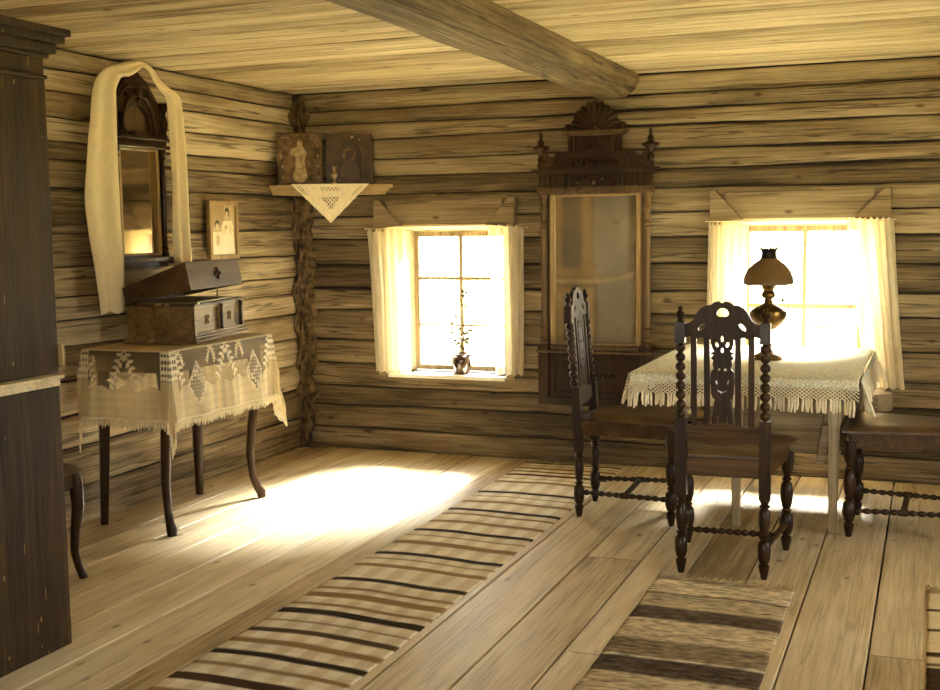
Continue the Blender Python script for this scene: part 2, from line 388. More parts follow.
# moss and log ends packed in the corner
g = G(); n = 90; m_ = 14; vs = []
for k in range(n+1):
    z = 0.002+2.46*k/n
    for j in range(m_+1):
        a = -.5*PI+.0+(PI*.5)*j/m_        # quarter turn bulging into the room
        amp = .075+.05*n3(z*5, j*.3, 1)+.05*n3(z*11, j*.5, 4)+.016*n3(z*45, j*1.2, 7)
        r = max(.015, amp)*(1 if .35 < z < 2.0 else .8)
        ca, sa = math.cos(a), math.sin(a); vs.append((XL+.004+r*ca*1.25, YB-.004+r*sa*1.15, z))
g.add(vs, [(k*(m_+1)+j, k*(m_+1)+j+1, (k+1)*(m_+1)+j+1, (k+1)*(m_+1)+j) for k in range(n) for j in range(m_)])
build('trim_2', g, 'moss', kind='structure', smooth=True, auto=50)

# ------------------------------------------------------------------ windows
def window(idx, X0, X1, Z0, Z1, sx0, sx1, sz0, sz1, mulls, bars, YG=7.42):
    w = bpy.data.objects.new('window_%d' % idx, None); COL.objects.link(w); w.location = ((X0+X1)/2, YB, Z0); w['kind'] = 'structure'
    kw = dict(parent=w, world=True)
    yi = YB-.02
    # splayed reveals between the wall face and the sash
    g = G(); g.hexa([(X0, yi, Z0), (X0-.02, YG+.05, Z0), (sx0, YG+.05, sz0), (sx0, YG, sz0)], [(X0, yi, Z1), (X0-.02, YG+.05, Z1), (sx0, YG+.05, sz1), (sx0, YG, sz1)])
    g.box(sx0-.2, sx0-.001, YG+.02, YG+.06, Z0-.02, Z1+.02); build('reveal', g, 'pale', **kw); g = G()
    g.hexa([(X1, yi, Z0), (sx1, YG, sz0), (sx1, YG+.05, sz0), (X1+.02, YG+.05, Z0)], [(X1, yi, Z1), (sx1, YG, sz1), (sx1, YG+.05, sz1), (X1+.02, YG+.05, Z1)])
    g.box(sx1+.001, sx1+.2, YG+.02, YG+.06, Z0-.02, Z1+.02)
    build('reveal', g, 'pale', **kw)
    g = G(); g.hexa([(X0, yi, Z1-.012), (X1, yi, Z1-.012), (sx1, YG+.05, sz1), (sx0, YG+.05, sz1)], [(X0, yi, Z1+.004), (X1, yi, Z1+.004), (X1, YG+.05, Z1+.02), (X0, YG+.05, Z1+.02)])
    g.box(X0-.02, X1+.02, YG+.0, YG+.05, sz1, Z1+.03)
    build('head_board', g, 'pale', **kw)
    # hewn timber over the opening with its diagonal ends
    g = G(); ya, yb = YB+.01, YB-.036
    g.prism([(X0-.0, 0, Z1), (X1+.0, 0, Z1), (X1-.02, 0, Z1+.03), (X1-.02, 0, Z1+.165), (X0+.02, 0, Z1+.165), (X0+.02, 0, Z1+.03)], (0, ya, 0), (0, yb, 0))
    build('lintel', g, 'trimx', bevel=.004, **kw)
    for s, X in ((-1, X0), (1, X1)):
        g = G(); a = X-s*.09; b_ = X+s*.07
        a = X-s*.13; pts = [(a, 0, Z1-.004), (b_, 0, Z1-.02), (b_, 0, Z1+.175), (b_-s*.035, 0, Z1+.175)]
        g.prism(pts if s > 0 else pts[::-1], (0, YB+.0, 0), (0, YB-.06, 0)); build('jamb_block', g, 'trimx', bevel=.004, **kw)
        g = G(); g.box(X, X+s*.06, YB+.01, YB-.04, Z0-.02, Z1-.02); build('jamb', g, 'trimx', bevel=.003, **kw)
    g = G(); g.hexa([(X0+.01, YB-.045, Z0-.03), (X1-.01, YB-.045, Z0-.03), (X1+.02, YG+.06, Z0-.035), (X0-.02, YG+.06, Z0-.035)], [(X0+.01, YB-.045, Z0-.004), (X1-.01, YB-.045, Z0-.004), (X1+.02, YG+.06, Z0), (X0-.02, YG+.06, Z0)])
    build('sill', g, 'white', bevel=.003, **kw)
    g = G(); t = .035
    g.box(sx0, sx0+t, YG, YG+.035, sz0, sz1); g.box(sx1-t, sx1, YG, YG+.035, sz0, sz1)
    g.box(sx0+t, sx1-t, YG, YG+.035, sz1-t, sz1); g.box(sx0+t, sx1-t, YG, YG+.035, sz0, sz0+t)
    build('sash_frame', g, 'tablew', bevel=.003, **kw)
    for x in mulls:
        g = G(); g.box(x-.012, x+.012, YG+.004, YG+.03, sz0+t, sz1-t); build('glazing_bar', g, 'tablew', bevel=.003, **kw)
    for z, th in bars:
        g = G(); g.box(sx0+t, sx1-t, YG+.006, YG+.028, z-th, z+th); build('glazing_bar', g, 'tablew', bevel=.002, **kw)
    g = G(); g.box(sx0+t, sx1-t, YG+.016, YG+.019, sz0+t, sz1-t); build('pane', g, 'glass', **kw)
    return w
window(1, *W1, -3.33, -2.64, .565, 1.515, [-2.985], [(1.195, .012), (.875, .007)])
window(2, *W2, -1.09, -.38, .565, 1.525, [-.725], [(1.035, .016), (.905, .006)])
def simple_window(idx, axis, base, inn, a0, a1, z0, z1):
    w = bpy.data.objects.new('window_%d' % idx, None); COL.objects.link(w); w['kind'] = 'structure'
    c = (a0+a1)/2; w.location = (c, base, z0) if axis == 'x' else (base, c, z0)
    def bx(g, p, q, d0, d1, za, zb):
        e0, e1 = base-inn*d0, base-inn*d1
        if axis == 'x': g.box(p, q, e0, e1, za, zb)
        else: g.box(e0, e1, p, q, za, zb)
    g = G(); t = .05
    bx(g, a0, a0+t, -.03, .2, z0, z1); bx(g, a1-t, a1, -.03, .2, z0, z1); bx(g, a0+t, a1-t, -.03, .2, z0, z0+t); bx(g, a0+t, a1-t, -.03, .2, z1-t, z1)
    build('window_frame', g, 'pale', parent=w, world=True, bevel=.004)
    g = G(); bx(g, c-.015, c+.015, .11, .14, z0+t, z1-t); bx(g, a0+t, a1-t, .11, .14, z0+(z1-z0)*.66-.012, z0+(z1-z0)*.66+.012); build('glazing_bar', g, 'tablew', parent=w, world=True)
    g = G(); bx(g, a0+t, a1-t, .145, .149, z0+t, z1-t); build('pane', g, 'glass', parent=w, world=True)
simple_window(3, 'y', XR, -1, *W3)
simple_window(4, 'x', YF, 1, *W4)
simple_window(5, 'x', YF, 1, *W5)

# ------------------------------------------------------------------ curtains
def curtain(label, tl, tr, bl, br, zt, zb, y=7.205, folds=5, seed=0, amp=.018):
    t = thing('curtain', label, 'curtain', ((tl+tr)/2, y, zb), 0, 'pairs of white window curtains')
    def fn(u, v):     # v 0 bottom, 1 top
        a = bl+(br-bl)*u; b = tl+(tr-tl)*u; k = v**.8; x = a+(b-a)*k+.004*n3(v*3, u*4, seed)
        ph = u*folds*2*PI+1.2*n3(v*1.2, seed, u*2)
        yy = y+amp*(1.15-.35*v)*math.sin(ph)+.01*n3(u*7, v*3, seed)
        return (x, yy, zb+(zt-zb)*v+.004*math.sin(ph)*(1-v)+.012*(v > .97)*math.sin(ph*2))
    g = G(); g.grid(80, 44, fn); build('curtain_panel', g, 'curtain', t, world=True, smooth=True, auto=0)
    for z0, h, nm in ((0, .012, 'bottom_hem'), (.972, .028, 'top_hem')):
        g = G()
        vs = [];
        for i in range(81):
            for dv in (z0, z0+h/(zt-zb)*1.6):
                p = fn(i/80, min(1, dv)); vs += [(p[0], p[1]-.004, p[2])]
        g.add(vs, [(2*i, 2*i+2, 2*i+3, 2*i+1) for i in range(80)])
        build(nm, g, 'curtain', t, world=True, smooth=True, auto=0)
    return t
curtain('white muslin curtain on the left side of the window with the flower pot', -3.575, -3.27, -3.53, -3.27, 1.525, .565, seed=1)
curtain('white muslin curtain on the right side of the window with the flower pot', -2.70, -2.455, -2.66, -2.465, 1.545, .575, seed=2, folds=4)
curtain('white muslin curtain on the left side of the window behind the oil lamp', -1.27, -1.03, -1.29, -1.05, 1.545, .6, seed=3, folds=5)
curtain('white muslin curtain on the right side of the window behind the dining table', -.47, -.21, -.33, -.13, 1.56, .575, seed=4, folds=4)
for lab, xa, xb, z in (('thin curtain string across the top of the window with the flower pot', -3.6, -2.44, 1.535), ('thin curtain string across the top of the window behind the dining table', -1.29, -.2, 1.553)):
    g = G(); g.tube([(xa, 7.245, z), (xa, 7.208, z+.004), ((xa+xb)/2, 7.208, z), (xb, 7.208, z+.004), (xb, 7.245, z)], .0025, 6); tag(build('curtain_string', g, 'cream'), lab, 'string')

# ------------------------------------------------------------------ flower pot
t = thing('potted_plant', 'small glazed dark pot with a sparse leafy plant on the window sill', 'plant', (-2.952, 7.335, .553))
g = G(); g.lathe([(.045, 0), (.05, .005), (.062, .04), (.072, .08), (.07, .105), (.064, .118), (.074, .13), (.078, .14), (.07, .142), (.06, .125)], seg=24); build('pot', g, 'pot', t, smooth=True)
g = G(); g.lathe([(.001, .12), (.062, .12), (.062, .126), (.001, .128)], seg=20); build('soil', g, 'soil', t)
rs = random.Random(5); gs = G(); gl = G()
for k in range(9):
    a = rs.uniform(0, 2*PI); h = rs.choice([.12, .18, .25, .4, .52]); lean = rs.uniform(.03, .12); ca, sa = math.cos(a), math.sin(a)*.3
    P = [(ca*lean*q*q+.01*ca, sa*lean*q*q, .12+h*q) for q in (0, .3, .6, .8, 1)]
    gs.tube(P, .0015, 5)
    for q in range(3+int(h*14)):
        w = rs.uniform(.25, 1); b = P[min(3, int(w*4))]; c = Vector(b)+Vector((rs.uniform(-.03, .03), rs.uniform(-.02, .02), rs.uniform(-.01, .04)))
        L_ = rs.uniform(.016, .034); an = rs.uniform(0, 2*PI); d = Vector((math.cos(an), .4*math.sin(an), rs.uniform(-.5, .6))).normalized(); sd = d.cross(Vector((rs.uniform(-1, 1), 1, .3))).normalized()*L_*.32
        gl.add([c-d*L_*.5, c+sd, c+d*L_*.2+sd*.9, c+d*L_*.6, c+d*L_*.2-sd*.9, c-sd], [(0, 1, 2, 3, 4, 5)])
        gs.tube([b, tuple(c-d*L_*.5)], .0008, 4)
build('stem', gs, 'leaf', t); build('foliage', gl, 'leaf', t, solid=.0008)

# ------------------------------------------------------------------ rugs
def rug(label, x0, x1, y0, y1, colf, fringe0=False, fringe1=True, seed=0, wav=.008, mat='rug'):
    t = thing('rag_rug', label, 'rug', ((x0+x1)/2, (y0+y1)/2, .0015), 0, 'woven rag rugs on the floor')
    L_ = y1-y0; nv = int(L_/.016); nu = 44
    def P(u, v, dz=0):
        y = y0+L_*v; x = x0+(x1-x0)*u+wav*n3(y*2.2, seed, round(u))+.004*n3(y*14, u*3, seed)
        y += .03*n3(u*1.6, y*.7, seed+2)
        ed = min(1, min(u, 1-u)*14)
        z = .0035+.0035*ed+.0035*(n3(u*3, y*3.5, seed)+.3)+.0015*math.sin(y*2*PI/.032)
        return (x, y, max(.003, z)+dz)
    g = G(); g.grid(nu, nv, P); g.col = [(*lin(colf(u*(x1-x0), y0+L_*v)), 1) for v in [j/nv for j in range(nv+1)] for u in [i/nu for i in range(nu+1)]]
    nt_ = len(g.v); e = []
    for j in range(nv): e.append((j*(nu+1), (j+1)*(nu+1)))
    # turned down edges
    base = []
    ring = [(i, 0) for i in range(nu+1)]+[(nu, j) for j in range(1, nv+1)]+[(i, nv) for i in range(nu-1, -1, -1)]+[(0, j) for j in range(nv-1, 0, -1)]
    idx = [j*(nu+1)+i for i, j in ring]
    for q in idx: p = g.v[q]; base.append((p[0], p[1], .0005))
    o = len(g.v); g.add(base, []); g.col += [g.col[q] for q in idx]
    for k in range(len(idx)): k2 = (k+1) % len(idx); g.f.append([idx[k2], idx[k], o+k, o+k2]); g.mi.append(0)
    build('woven_mat', g, mat, t, world=True, smooth=True, auto=0)
    for side, on in ((0, fringe0), (1, fringe1)):
        if not on: continue
        g = G(); rr = random.Random(seed+side)
        for k in range(int((x1-x0)/.007)):
            u = (k+.5)/((x1-x0)/.007); p = Vector(P(u, side)); d = 1 if side else -1; ln = rr.uniform(.035, .085)
            q1 = p+Vector((rr.uniform(-.006, .006), d*ln*.5, .001)); q2 = p+Vector((rr.uniform(-.018, .018), d*ln, 0)); q2.z = .003; q1.z = .005
            g.tube([p, q1, q2], [.0032, .003, .0016], 4)
        build('fringe', g, 'straw', t, world=True)
    return t
DK, BR, CR, TN, CR2 = (64, 48, 28), (160, 132, 86), (250, 240, 214), (232, 217, 184), (208, 186, 138)
st = [(7.171, DK, .022), (7.09, BR, .014), (7.014, BR, .03), (6.91, DK, .014), (6.81, DK, .03), (6.70, BR, .012), (6.597, BR, .028), (6.312, DK, .034), (6.20, BR, .012), (6.045, BR, .034), (5.84, DK, .034), (5.74, BR, .014), (5.57, BR, .034), (5.382, DK, .034), (5.27, BR, .014), (5.13, BR, .034), (4.935, DK, .034), (4.83, BR, .014), (4.717, BR, .034),
      (4.492, DK, .036), (4.36, BR, .016), (4.261, BR, .04), (4.136, BR, .03), (4.037, DK, .038), (3.92, BR, .016), (3.808, (96, 74, 46), .036), (3.679, BR, .03), (3.551, DK, .038), (3.43, BR, .018), (3.299, (82, 62, 38), .038), (3.17, BR, .03), (3.06, DK, .038), (2.9, BR, .03), (2.78, DK, .038), (2.6, BR, .03), (2.45, DK, .036)]
def runner(x, y):
    for c, col, w in st:
        if abs(y-c) < w/1.4: return col
    b = CR if (int(math.floor(x/.058)) % 2) else TN
    return tuple(min(255, v+(6 if int(y/.12) % 2 else -4)) for v in b)
rug('long striped runner rug, cream with dark brown bars, running to the back wall', -2.44, -1.80, 2.3, 7.19, runner, fringe1=True, seed=3)
def rug2(x, y):
    s = n3(x*40, y*160, 1)*26+n3(x*6, y*90, 9)*20
    for a, b, c in ((4.93, 5.06, (172, 146, 98)), (4.76, 4.93, (206, 184, 132)), (4.735, 4.76, (92, 70, 42)), (4.56, 4.735, (186, 162, 112)), (4.42, 4.56, (92, 72, 46)), (4.19, 4.42, (192, 168, 118)),
                    (4.02, 4.19, (138, 112, 72)), (4.0, 4.02, (216, 200, 160)), (3.85, 4.0, (84, 64, 40)), (3.6, 3.85, (188, 164, 114)), (3.45, 3.6, (120, 94, 60)), (3.2, 3.45, (200, 178, 128)), (3.05, 3.2, (84, 64, 40)), (2.8, 3.05, (188, 164, 114))):
        if a <= y < b: return tuple(max(10, min(255, (v*.68+.32*sum(c)/3)*1.15+14+s)) for v in c)
    return (200, 178, 130)
rug('short rag rug with broad mottled bands, lying before the front chair', -1.085, -.505, 2.6, 4.975, rug2, fringe1=True, seed=8, mat='rugm')
def rug3(x, y):
    s = n3(x*30, y*120, 4)*14
    for a, b, c in ((5.1, 5.2, (184, 160, 112)), (4.86, 4.89, (100, 78, 48)), (4.62, 4.65, (100, 78, 48)), (4.36, 4.40, (76, 56, 34)), (4.25, 4.29, (110, 86, 54)), (4.02, 4.24, (66, 50, 30)), (3.7, 3.75, (76, 56, 34)), (3.4, 3.6, (70, 52, 32))):
        if a <= y < b: return tuple(v+s for v in c)
    return tuple(v+s for v in (232, 214, 170))
rug('cream rag rug with dark bars at the right edge, mostly out of view', .015, .62, 2.6, 5.16, rug3, fringe1=True, seed=12, wav=.012)

# ------------------------------------------------------------------ carved chairs
def turned(g, prof, x, y, z0=0, seg=16): g.lathe(prof, (x, y, z0), seg)
def beads(z0, z1, n, r, rn=.45):
    P = []; h = (z1-z0)/n
    for k in range(n):
        for q in range(1, 8):
            a = PI*q/8; P.append((max(r*rn, r*math.sin(a)), z0+h*k+h*.5*(1-math.cos(a))))
    return P
def make_chair():
    t = thing('carved_dining_chair', '', 'chair', group='carved dark dining chairs around the table')
    RX, FX, D = .18, .232, .50
    rake = lambda z: -.012-.075*max(0, z-.5)**1.15
    for s in (-1, 1):
        # rear post: foot, turned bulbs, square waist, bead column, block, finial
        g = G()
        g.lathe([(.012, 0), (.015, .01), (.023, .05), (.024, .062), (.015, .07), (.022, .078), (.027, .10), (.0285, .13), (.027, .16), (.016, .175), (.024, .185), (.014, .195), (.019, .205), (.025, .25), (.024, .30), (.016, .315), (.024, .325), (.015, .335), (.022, .345), (.022, .36)], (s*RX, 0, 0), 16)
        g.hexa([(s*RX-.024, -.022, .355), (s*RX+.024, -.022, .355), (s*RX+.024, .022, .355), (s*RX-.024, .022, .355)], [(s*RX-.024, -.037+.0, .70), (s*RX+.024, -.037, .70), (s*RX+.024, .007, .70), (s*RX-.024, .007, .70)])
        build('rear_leg', g, 'dark', t, smooth=True)
        g = G(); P = beads(.70, 1.035, 8, .0225)
        vs = []; seg = 14
        for r, z in P+[(.02, 1.037)]:
            for k in range(seg):
                a = 2*PI*k/seg; vs.append((s*RX+r*math.cos(a), rake(z)+r*math.sin(a), z))
        n = len(P)+1; g.add(vs, [(i*seg+k, i*seg+(k+1) % seg, (i+1)*seg+(k+1) % seg, (i+1)*seg+k) for i in range(n-1) for k in range(seg)])
        y1 = rake(1.09); g.box(s*RX-.022, s*RX+.022, y1-.02, y1+.02, 1.035, 1.125)
        g.lathe([(.018, 1.125), (.012, 1.133), (.011, 1.14), (.02, 1.15), (.021, 1.16), (.012, 1.172), (.009, 1.178), (.012, 1.185), (.004, 1.195)], (s*RX, rake(1.15), 0), 14)
        build('back_post', g, 'dark', t, smooth=True)
        g = G()
        g.lathe([(.012, 0), (.016, .01), (.024, .05), (.025, .065), (.015, .075), (.024, .085), (.031, .11), (.032, .14), (.029, .17), (.017, .185), (.024, .195), (.016, .205), (.022, .215), (.029, .25), (.03, .29), (.026, .32), (.016, .335), (.024, .345), (.015, .355), (.02, .37), (.029, .40), (.032, .44), (.031, .475)], (s*FX, D, 0), 18)
        build('front_leg', g, 'dark', t, smooth=True)
        g = G(); a = Vector((s*RX, .02, .135)); b = Vector((s*FX, D-.02, .135)); n = 11; m = 90; path = [a+(b-a)*k/m for k in range(m+1)]
        rad = []
        for k in range(m+1):
            q = k/m; rad.append(.017 if abs(q-.5) < .05 else .0075+.008*abs(math.sin(PI*q*n)))
        g.tube(path, rad, 10); build('side_stretcher', g, 'dark', t, smooth=True)
    g = G(); m = 80; w = (RX+FX)/2-.012; g.tube([(-w+2*w*k/m, D*.5, .135) for k in range(m+1)], [.0085+.0075*abs(math.sin(PI*11*k/m)) for k in range(m+1)], 10); build('cross_stretcher', g, 'dark', t, smooth=True)
    g = G(); z0, z1 = .445, .525
    g.box(-RX-.0, RX, -.012, .012, z0, z1)
    g.box(-FX, FX, D-.014, D+.012, z0, z1)
    for s in (-1, 1): g.hexa([(s*RX-.011, 0, z0), (s*RX+.011, 0, z0), (s*FX+.011, D, z0), (s*FX-.011, D, z0)], [(s*RX-.011, 0, z1), (s*RX+.011, 0, z1), (s*FX+.011, D, z1), (s*FX-.011, D, z1)])
    build('seat_frame', g, 'darkx', t, bevel=.004)
    g = G()
    def st_(u, v):
        e = min(1, min(u, 1-u, v, 1-v)*9); x = (-1+2*u)*((RX+.0)+(FX+.045-RX)*min(1, v*1.15)); 
        if v < .12 and abs(x) > RX-.026: x = math.copysign(RX-.026, x)
        y = .012+(D+.035)*v-.012*(2*u-1)**4*(v > .95)
        return (x, y, .535+.022*math.sqrt(e)+.006*math.sin(PI*u)*math.sin(PI*v))
    g.grid(24, 24, st_); N = 25; ring = [i for i in range(N)]+[N*j+N-1 for j in range(1, N)]+[N*(N-1)+i for i in range(N-2, -1, -1)]+[N*j for j in range(N-2, 0, -1)]
    o = len(g.v); g.add([(g.v[q][0], g.v[q][1], .524) for q in ring], [])
    for k in range(len(ring)): g.f.append([ring[(k+1) % len(ring)], ring[k], o+k, o+(k+1) % len(ring)]); g.mi.append(0)
    g.f.append([o+k for k in range(len(ring))]); g.mi.append(0)
    build('seat', g, 'seat', t, smooth=True, auto=50, label='dark leather seat')
    # back fretwork
    th = lambda yoff=0: (lambda x, y, d: (x, rake(y)+d+yoff, y))
    fx = lambda q: (q-333)/1500; fz = lambda q: 1.215-(q-63)/1310
    left = [(100, 265), (98, 192), (125, 186), (150, 170), (172, 132), (195, 104), (228, 88), (262, 84), (285, 68), (310, 62), (333, 74)]
    out = [(fx(a), fz(b)) for a, b in left]; out += [(-x, z) for x, z in out[-2::-1]]
    low = [(566, 265), (540, 258), (500, 272), (470, 262), (440, 268), (410, 276), (385, 250), (360, 235), (333, 228)]
    lo = [(fx(a), fz(b)) for a, b in low[1:]]; lo += [(-x, z) for x, z in lo[-2::-1]]
    holes = [([(fx(a), fz(b)) for a, b in ((296, 135), (305, 110), (325, 97), (350, 98), (372, 112), (378, 135), (362, 147), (333, 150), (306, 147))], True)]
    for s in (-1, 1):
        holes.append(([(s*fx(a)*1.0, fz(b)) for a, b in ((436, 190), (452, 184), (472, 198), (488, 222), (480, 230), (455, 220), (440, 206))], True))
    carve('crest_rail', (out+lo, False), holes, .018, th(), 'dark', t)
    hw = [(1.09, .03), (1.075, .043), (1.05, .046), (1.03, .044), (1.01, .038), (1.0, .030), (.992, .047), (.985, .034), (.972, .046), (.962, .036), (.945, .04), (.925, .033), (.91, .046), (.89, .048), (.865, .05), (.84, .047), (.82, .046), (.80, .040), (.79, .030), (.775, .034), (.74, .037), (.70, .042), (.675, .045), (.655, .036), (.642, .015)]
    o_ = [(-w, z) for z, w in hw]+[(w, z) for z, w in hw[::-1]]
    H = [ell(0, 1.055, .008, .016), ell(0, 1.005, .008, .013), ell(-.022, 1.03, .009, .014, rot=.3), ell(.022, 1.03, .009, .014, rot=-.3), ell(-.013, .922, .007, .007), ell(.013, .922, .008, .007),
         ell(-.024, .866, .005, .012, rot=.3), ell(.024, .866, .005, .012, rot=-.3), ([(-.02, .832), (-.01, .82), (0, .815), (.01, .82), (.02, .832), (.008, .828), (0, .83), (-.008, .828)], True), ell(-.02, .70, .006, .02), ell(.02, .70, .006, .02)]
    carve('back_splat', (o_, False), H, .014, th(), 'dark', t)
    for x in (-.122, -.066, .066, .122):
        g = G(); za, zb = .65, 1.075; w = .0125
        g.hexa([(x-w, rake(za)-.009, za), (x+w, rake(za)-.009, za), (x+w, rake(za)+.009, za), (x-w, rake(za)+.009, za)], [(x-w, rake(zb)-.009, zb), (x+w, rake(zb)-.009, zb), (x+w, rake(zb)+.009, zb), (x-w, rake(zb)+.009, zb)])
        build('back_slat', g, 'dark', t, bevel=.003)
    lo = [(-.166, .60), (-.15, .603), (-.10, .60), (-.06, .592), (0, .588), (.06, .592), (.10, .60), (.15, .603), (.166, .60), (.166, .675), (.11, .668), (.06, .678), (0, .69), (-.06, .678), (-.11, .668), (-.166, .675)]
    carve('lower_back_rail', (lo, False), [], .016, th(), 'darkx', t)
    return t
ch = make_chair()
def cam_label(o, s): o['label'] = s; return o
ch.location = (-.83, 5.10, 0); ch.rotation_euler = (0, 0, .03)
ch['label'] = 'carved dark chair seen from behind, in front of the table and the oil lamp'
copy_tree(ch, (-1.725, 6.10, 0), -PI/2+.03, 'carved dark chair seen edge-on before the tall pier mirror, left of the table')
copy_tree(ch, (.155, 6.165, 0), PI/2-.03, 'carved dark chair cut off by the right edge, seat and front legs in view')

# ------------------------------------------------------------------ dining table
TX0, TX1, TY0, TY1, TZ = -1.36, -.315, 5.66, 7.02, .82
t = thing('dining_table', 'plain pale timber table with a deep apron, under the fringed crocheted cloth', 'table', ((TX0+TX1)/2, (TY0+TY1)/2, 0))
kw = dict(parent=t, world=True)
g = G(); g.box(TX0+.01, TX1-.01, TY0+.01, TY1-.01, TZ-.035, TZ-.004); build('tabletop', g, 'tablex', bevel=.004, **kw)
g = G(); ax0, ax1, ay0, ay1 = -1.06, -.405, 6.04, 6.98
g.box(ax0, ax1, ay0, ay0+.03, .385, TZ-.035); g.box(ax0, ax1, ay1-.03, ay1, .385, TZ-.035); g.box(ax0, ax0+.03, ay0+.03, ay1-.03, .385, TZ-.035); g.box(ax1-.03, ax1, ay0+.03, ay1-.03, .385, TZ-.035)
g.box(ax0-.01, ax1, ay0-.006, ay0, .385, .60)
build('apron', g, 'tablex', bevel=.003, **kw)
for x, y in ((-.905, 5.985), (-.432, 6.0), (-.9, 6.93), (-.40, 6.93)):
    g = G(); w = .026 if y < 6.5 else .022; g.hexa([(x-w*.7, y-w*.7, 0), (x+w*.7, y-w*.7, 0), (x+w*.7, y+w*.7, 0), (x-w*.7, y+w*.7, 0)], [(x-w*1.3, y-w*1.3, TZ-.035), (x+w*1.3, y-w*1.3, TZ-.035), (x+w*1.3, y+w, TZ-.035), (x-w*1.3, y+w, TZ-.035)])
    build('leg', g, 'tablew', bevel=.004, **kw)
g = G(); g.hexa([(-.52, 5.99, .345), (-.475, 5.99, .345), (-.475, 6.02, .345), (-.52, 6.02, .345)], [(-.46, 5.99, .70), (-.42, 5.99, .70), (-.42, 6.02, .70), (-.46, 6.02, .70)]); build('brace', g, 'tablex', bevel=.003, **kw)
g = G(); g.box(-.403, -.345, 6.55, 6.98, .50, TZ-.035); build('side_board', g, 'tablex', bevel=.003, **kw)

# fringed cloth
t = thing('fringed_tablecloth', 'cream crocheted tablecloth with knotted fringe over the dining table', 'tablecloth', ((TX0+TX1)/2, (TY0+TY1)/2, TZ))
kw = dict(parent=t, world=True)
a0, a1, b0, b1 = TX0-.015, TX1+.015, TY0-.015, TY1+.015
g = G()
def top(u, v):
    x = a0+(a1-a0)*u; y = b0+(b1-b0)*v; e = min(u, 1-u, v*1.4, (1-v)*1.4)
    z = TZ+.004+.003*n3(x*6, y*6, 2)+.0025*abs(math.sin(x*55)*math.sin(y*55))-.008*max(0, 1-e*40)
    return (x, y, z)
g.grid(150, 170, top); build('cloth_top', g, 'crochet', smooth=True, auto=0, solid=.003, **kw)
def hang(s, z, side, lat=.0):
    """point on the hanging edge: s along the side, z below the top"""
    if side == 0: x, y, nx, ny = a0+(a1-a0)*s, b0, 0, -1
    elif side == 1: x, y, nx, ny = a1, b0+(b1-b0)*s, 1, 0
    elif side == 2: x, y, nx, ny = a1-(a1-a0)*s, b1, 0, 1
    else: x, y, nx, ny = a0, b1-(b1-b0)*s, -1, 0
    c = max(0, 1-min(s, 1-s)*7)
    o = .008+z*.12+.012*z/.15*math.sin(s*46+side)+.03*c*z/.15
    return Vector((x+nx*o, y+ny*o, TZ-.003-z))
gb = G(); gn = G(); gf = G(); rr = random.Random(4)
for side in range(4):
    gb = G(); gn = G(); gf = G()
    ln = (a1-a0) if side % 2 == 0 else (b1-b0); nu = int(ln/.01)
    gb.grid(nu, 4, lambda u, v: hang(u, .042*v, side))
    # knotted lattice
    n = int(ln/.021)
    for k in range(n+1):
        for d in (-1, 1):
            pts = []
            for q in range(7):
                zz = .042+.048*q/6; s = (k+d*q*.5)/n
                if 0 <= s <= 1: pts.append(hang(s, zz, side))
            if len(pts) > 1: gn.tube(pts, .0024, 4)
        if k < n+1:
            for q in (0, 2, 4, 6):
                gn.ball(hang(min(1, (k)/n), .042+.048*q/6, side), .0042, 6)
    m = int(ln/.0125)
    for k in range(m):
        s = (k+.5)/m; L_ = rr.uniform(.055, .068)+.012*max(0, 1-min(s, 1-s)*9)
        if k % 5 == 4: continue
        p0 = hang(s, .088, side); p1 = hang(s+rr.uniform(-.002, .002), .088+L_*.5, side); p2 = hang(min(1, max(0, s+rr.uniform(-.004, .004))), .088+L_, side)
        gf.tube([p0, p0*.7+p1*.3, p1, p2], [.0028, .0055, .0062, .0048], 6)
    build('cloth_drop', gb, 'crochet', solid=.003, smooth=True, **kw); build('knotted_border', gn, 'cream', **kw); build('fringe', gf, 'cream', smooth=True, **kw)

# oil lamp
t = thing('oil_lamp', 'brass oil lamp with dome shade standing on the dining table before the window', 'lamp', (-.80, 6.33, TZ+.009))
z = -.02
g = G(); g.lathe([(.075, 0), (.078, .01), (.07, .02), (.05, .03), (.025, .045), (.018, .06), (.024, .075), (.018, .09), (.016, .13), (.022, .145), (.016, .155)], seg=28); build('base', g, 'brass', t, smooth=True)
g = G(); g.lathe([(.018, .15), (.05, .165), (.085, .20), (.098, .235), (.094, .255), (.07, .272), (.045, .285), (.03, .292)], seg=28); build('oil_font', g, 'brass', t, smooth=True, label='round brass oil reservoir')
g = G(); g.lathe([(.03, .288), (.022, .30), (.02, .318), (.034, .328), (.036, .345), (.026, .36), (.03, .375), (.04, .39), (.02, .40)], seg=24); build('burner', g, 'brass', t, smooth=True)
g = G(); g.tube([(.02, 0, .32), (.07, -.01, .312)], .002, 6); g.ball((.074, -.01, .312), .009, 10); build('wick_knob', g, 'iron', t, smooth=True)
g = G(); pr = [(.126, .395), (.131, .402), (.128, .43), (.112, .468), (.085, .498), (.058, .518), (.045, .528), (.04, .533)]
g.lathe(pr+[(r-.004, z_-.002) for r, z_ in pr[::-1]], seg=40, closed=False); build('shade', g, 'lampglass', t, smooth=True, label='dull brown dome shade')
g = G(); n = 20; pr = [(.042, .53), (.038, .545), (.037, .56), (.042, .575), (.047, .58)]; g.lathe(pr+[(r-.003, z_) for r, z_ in pr[::-1]], seg=30, closed=False)
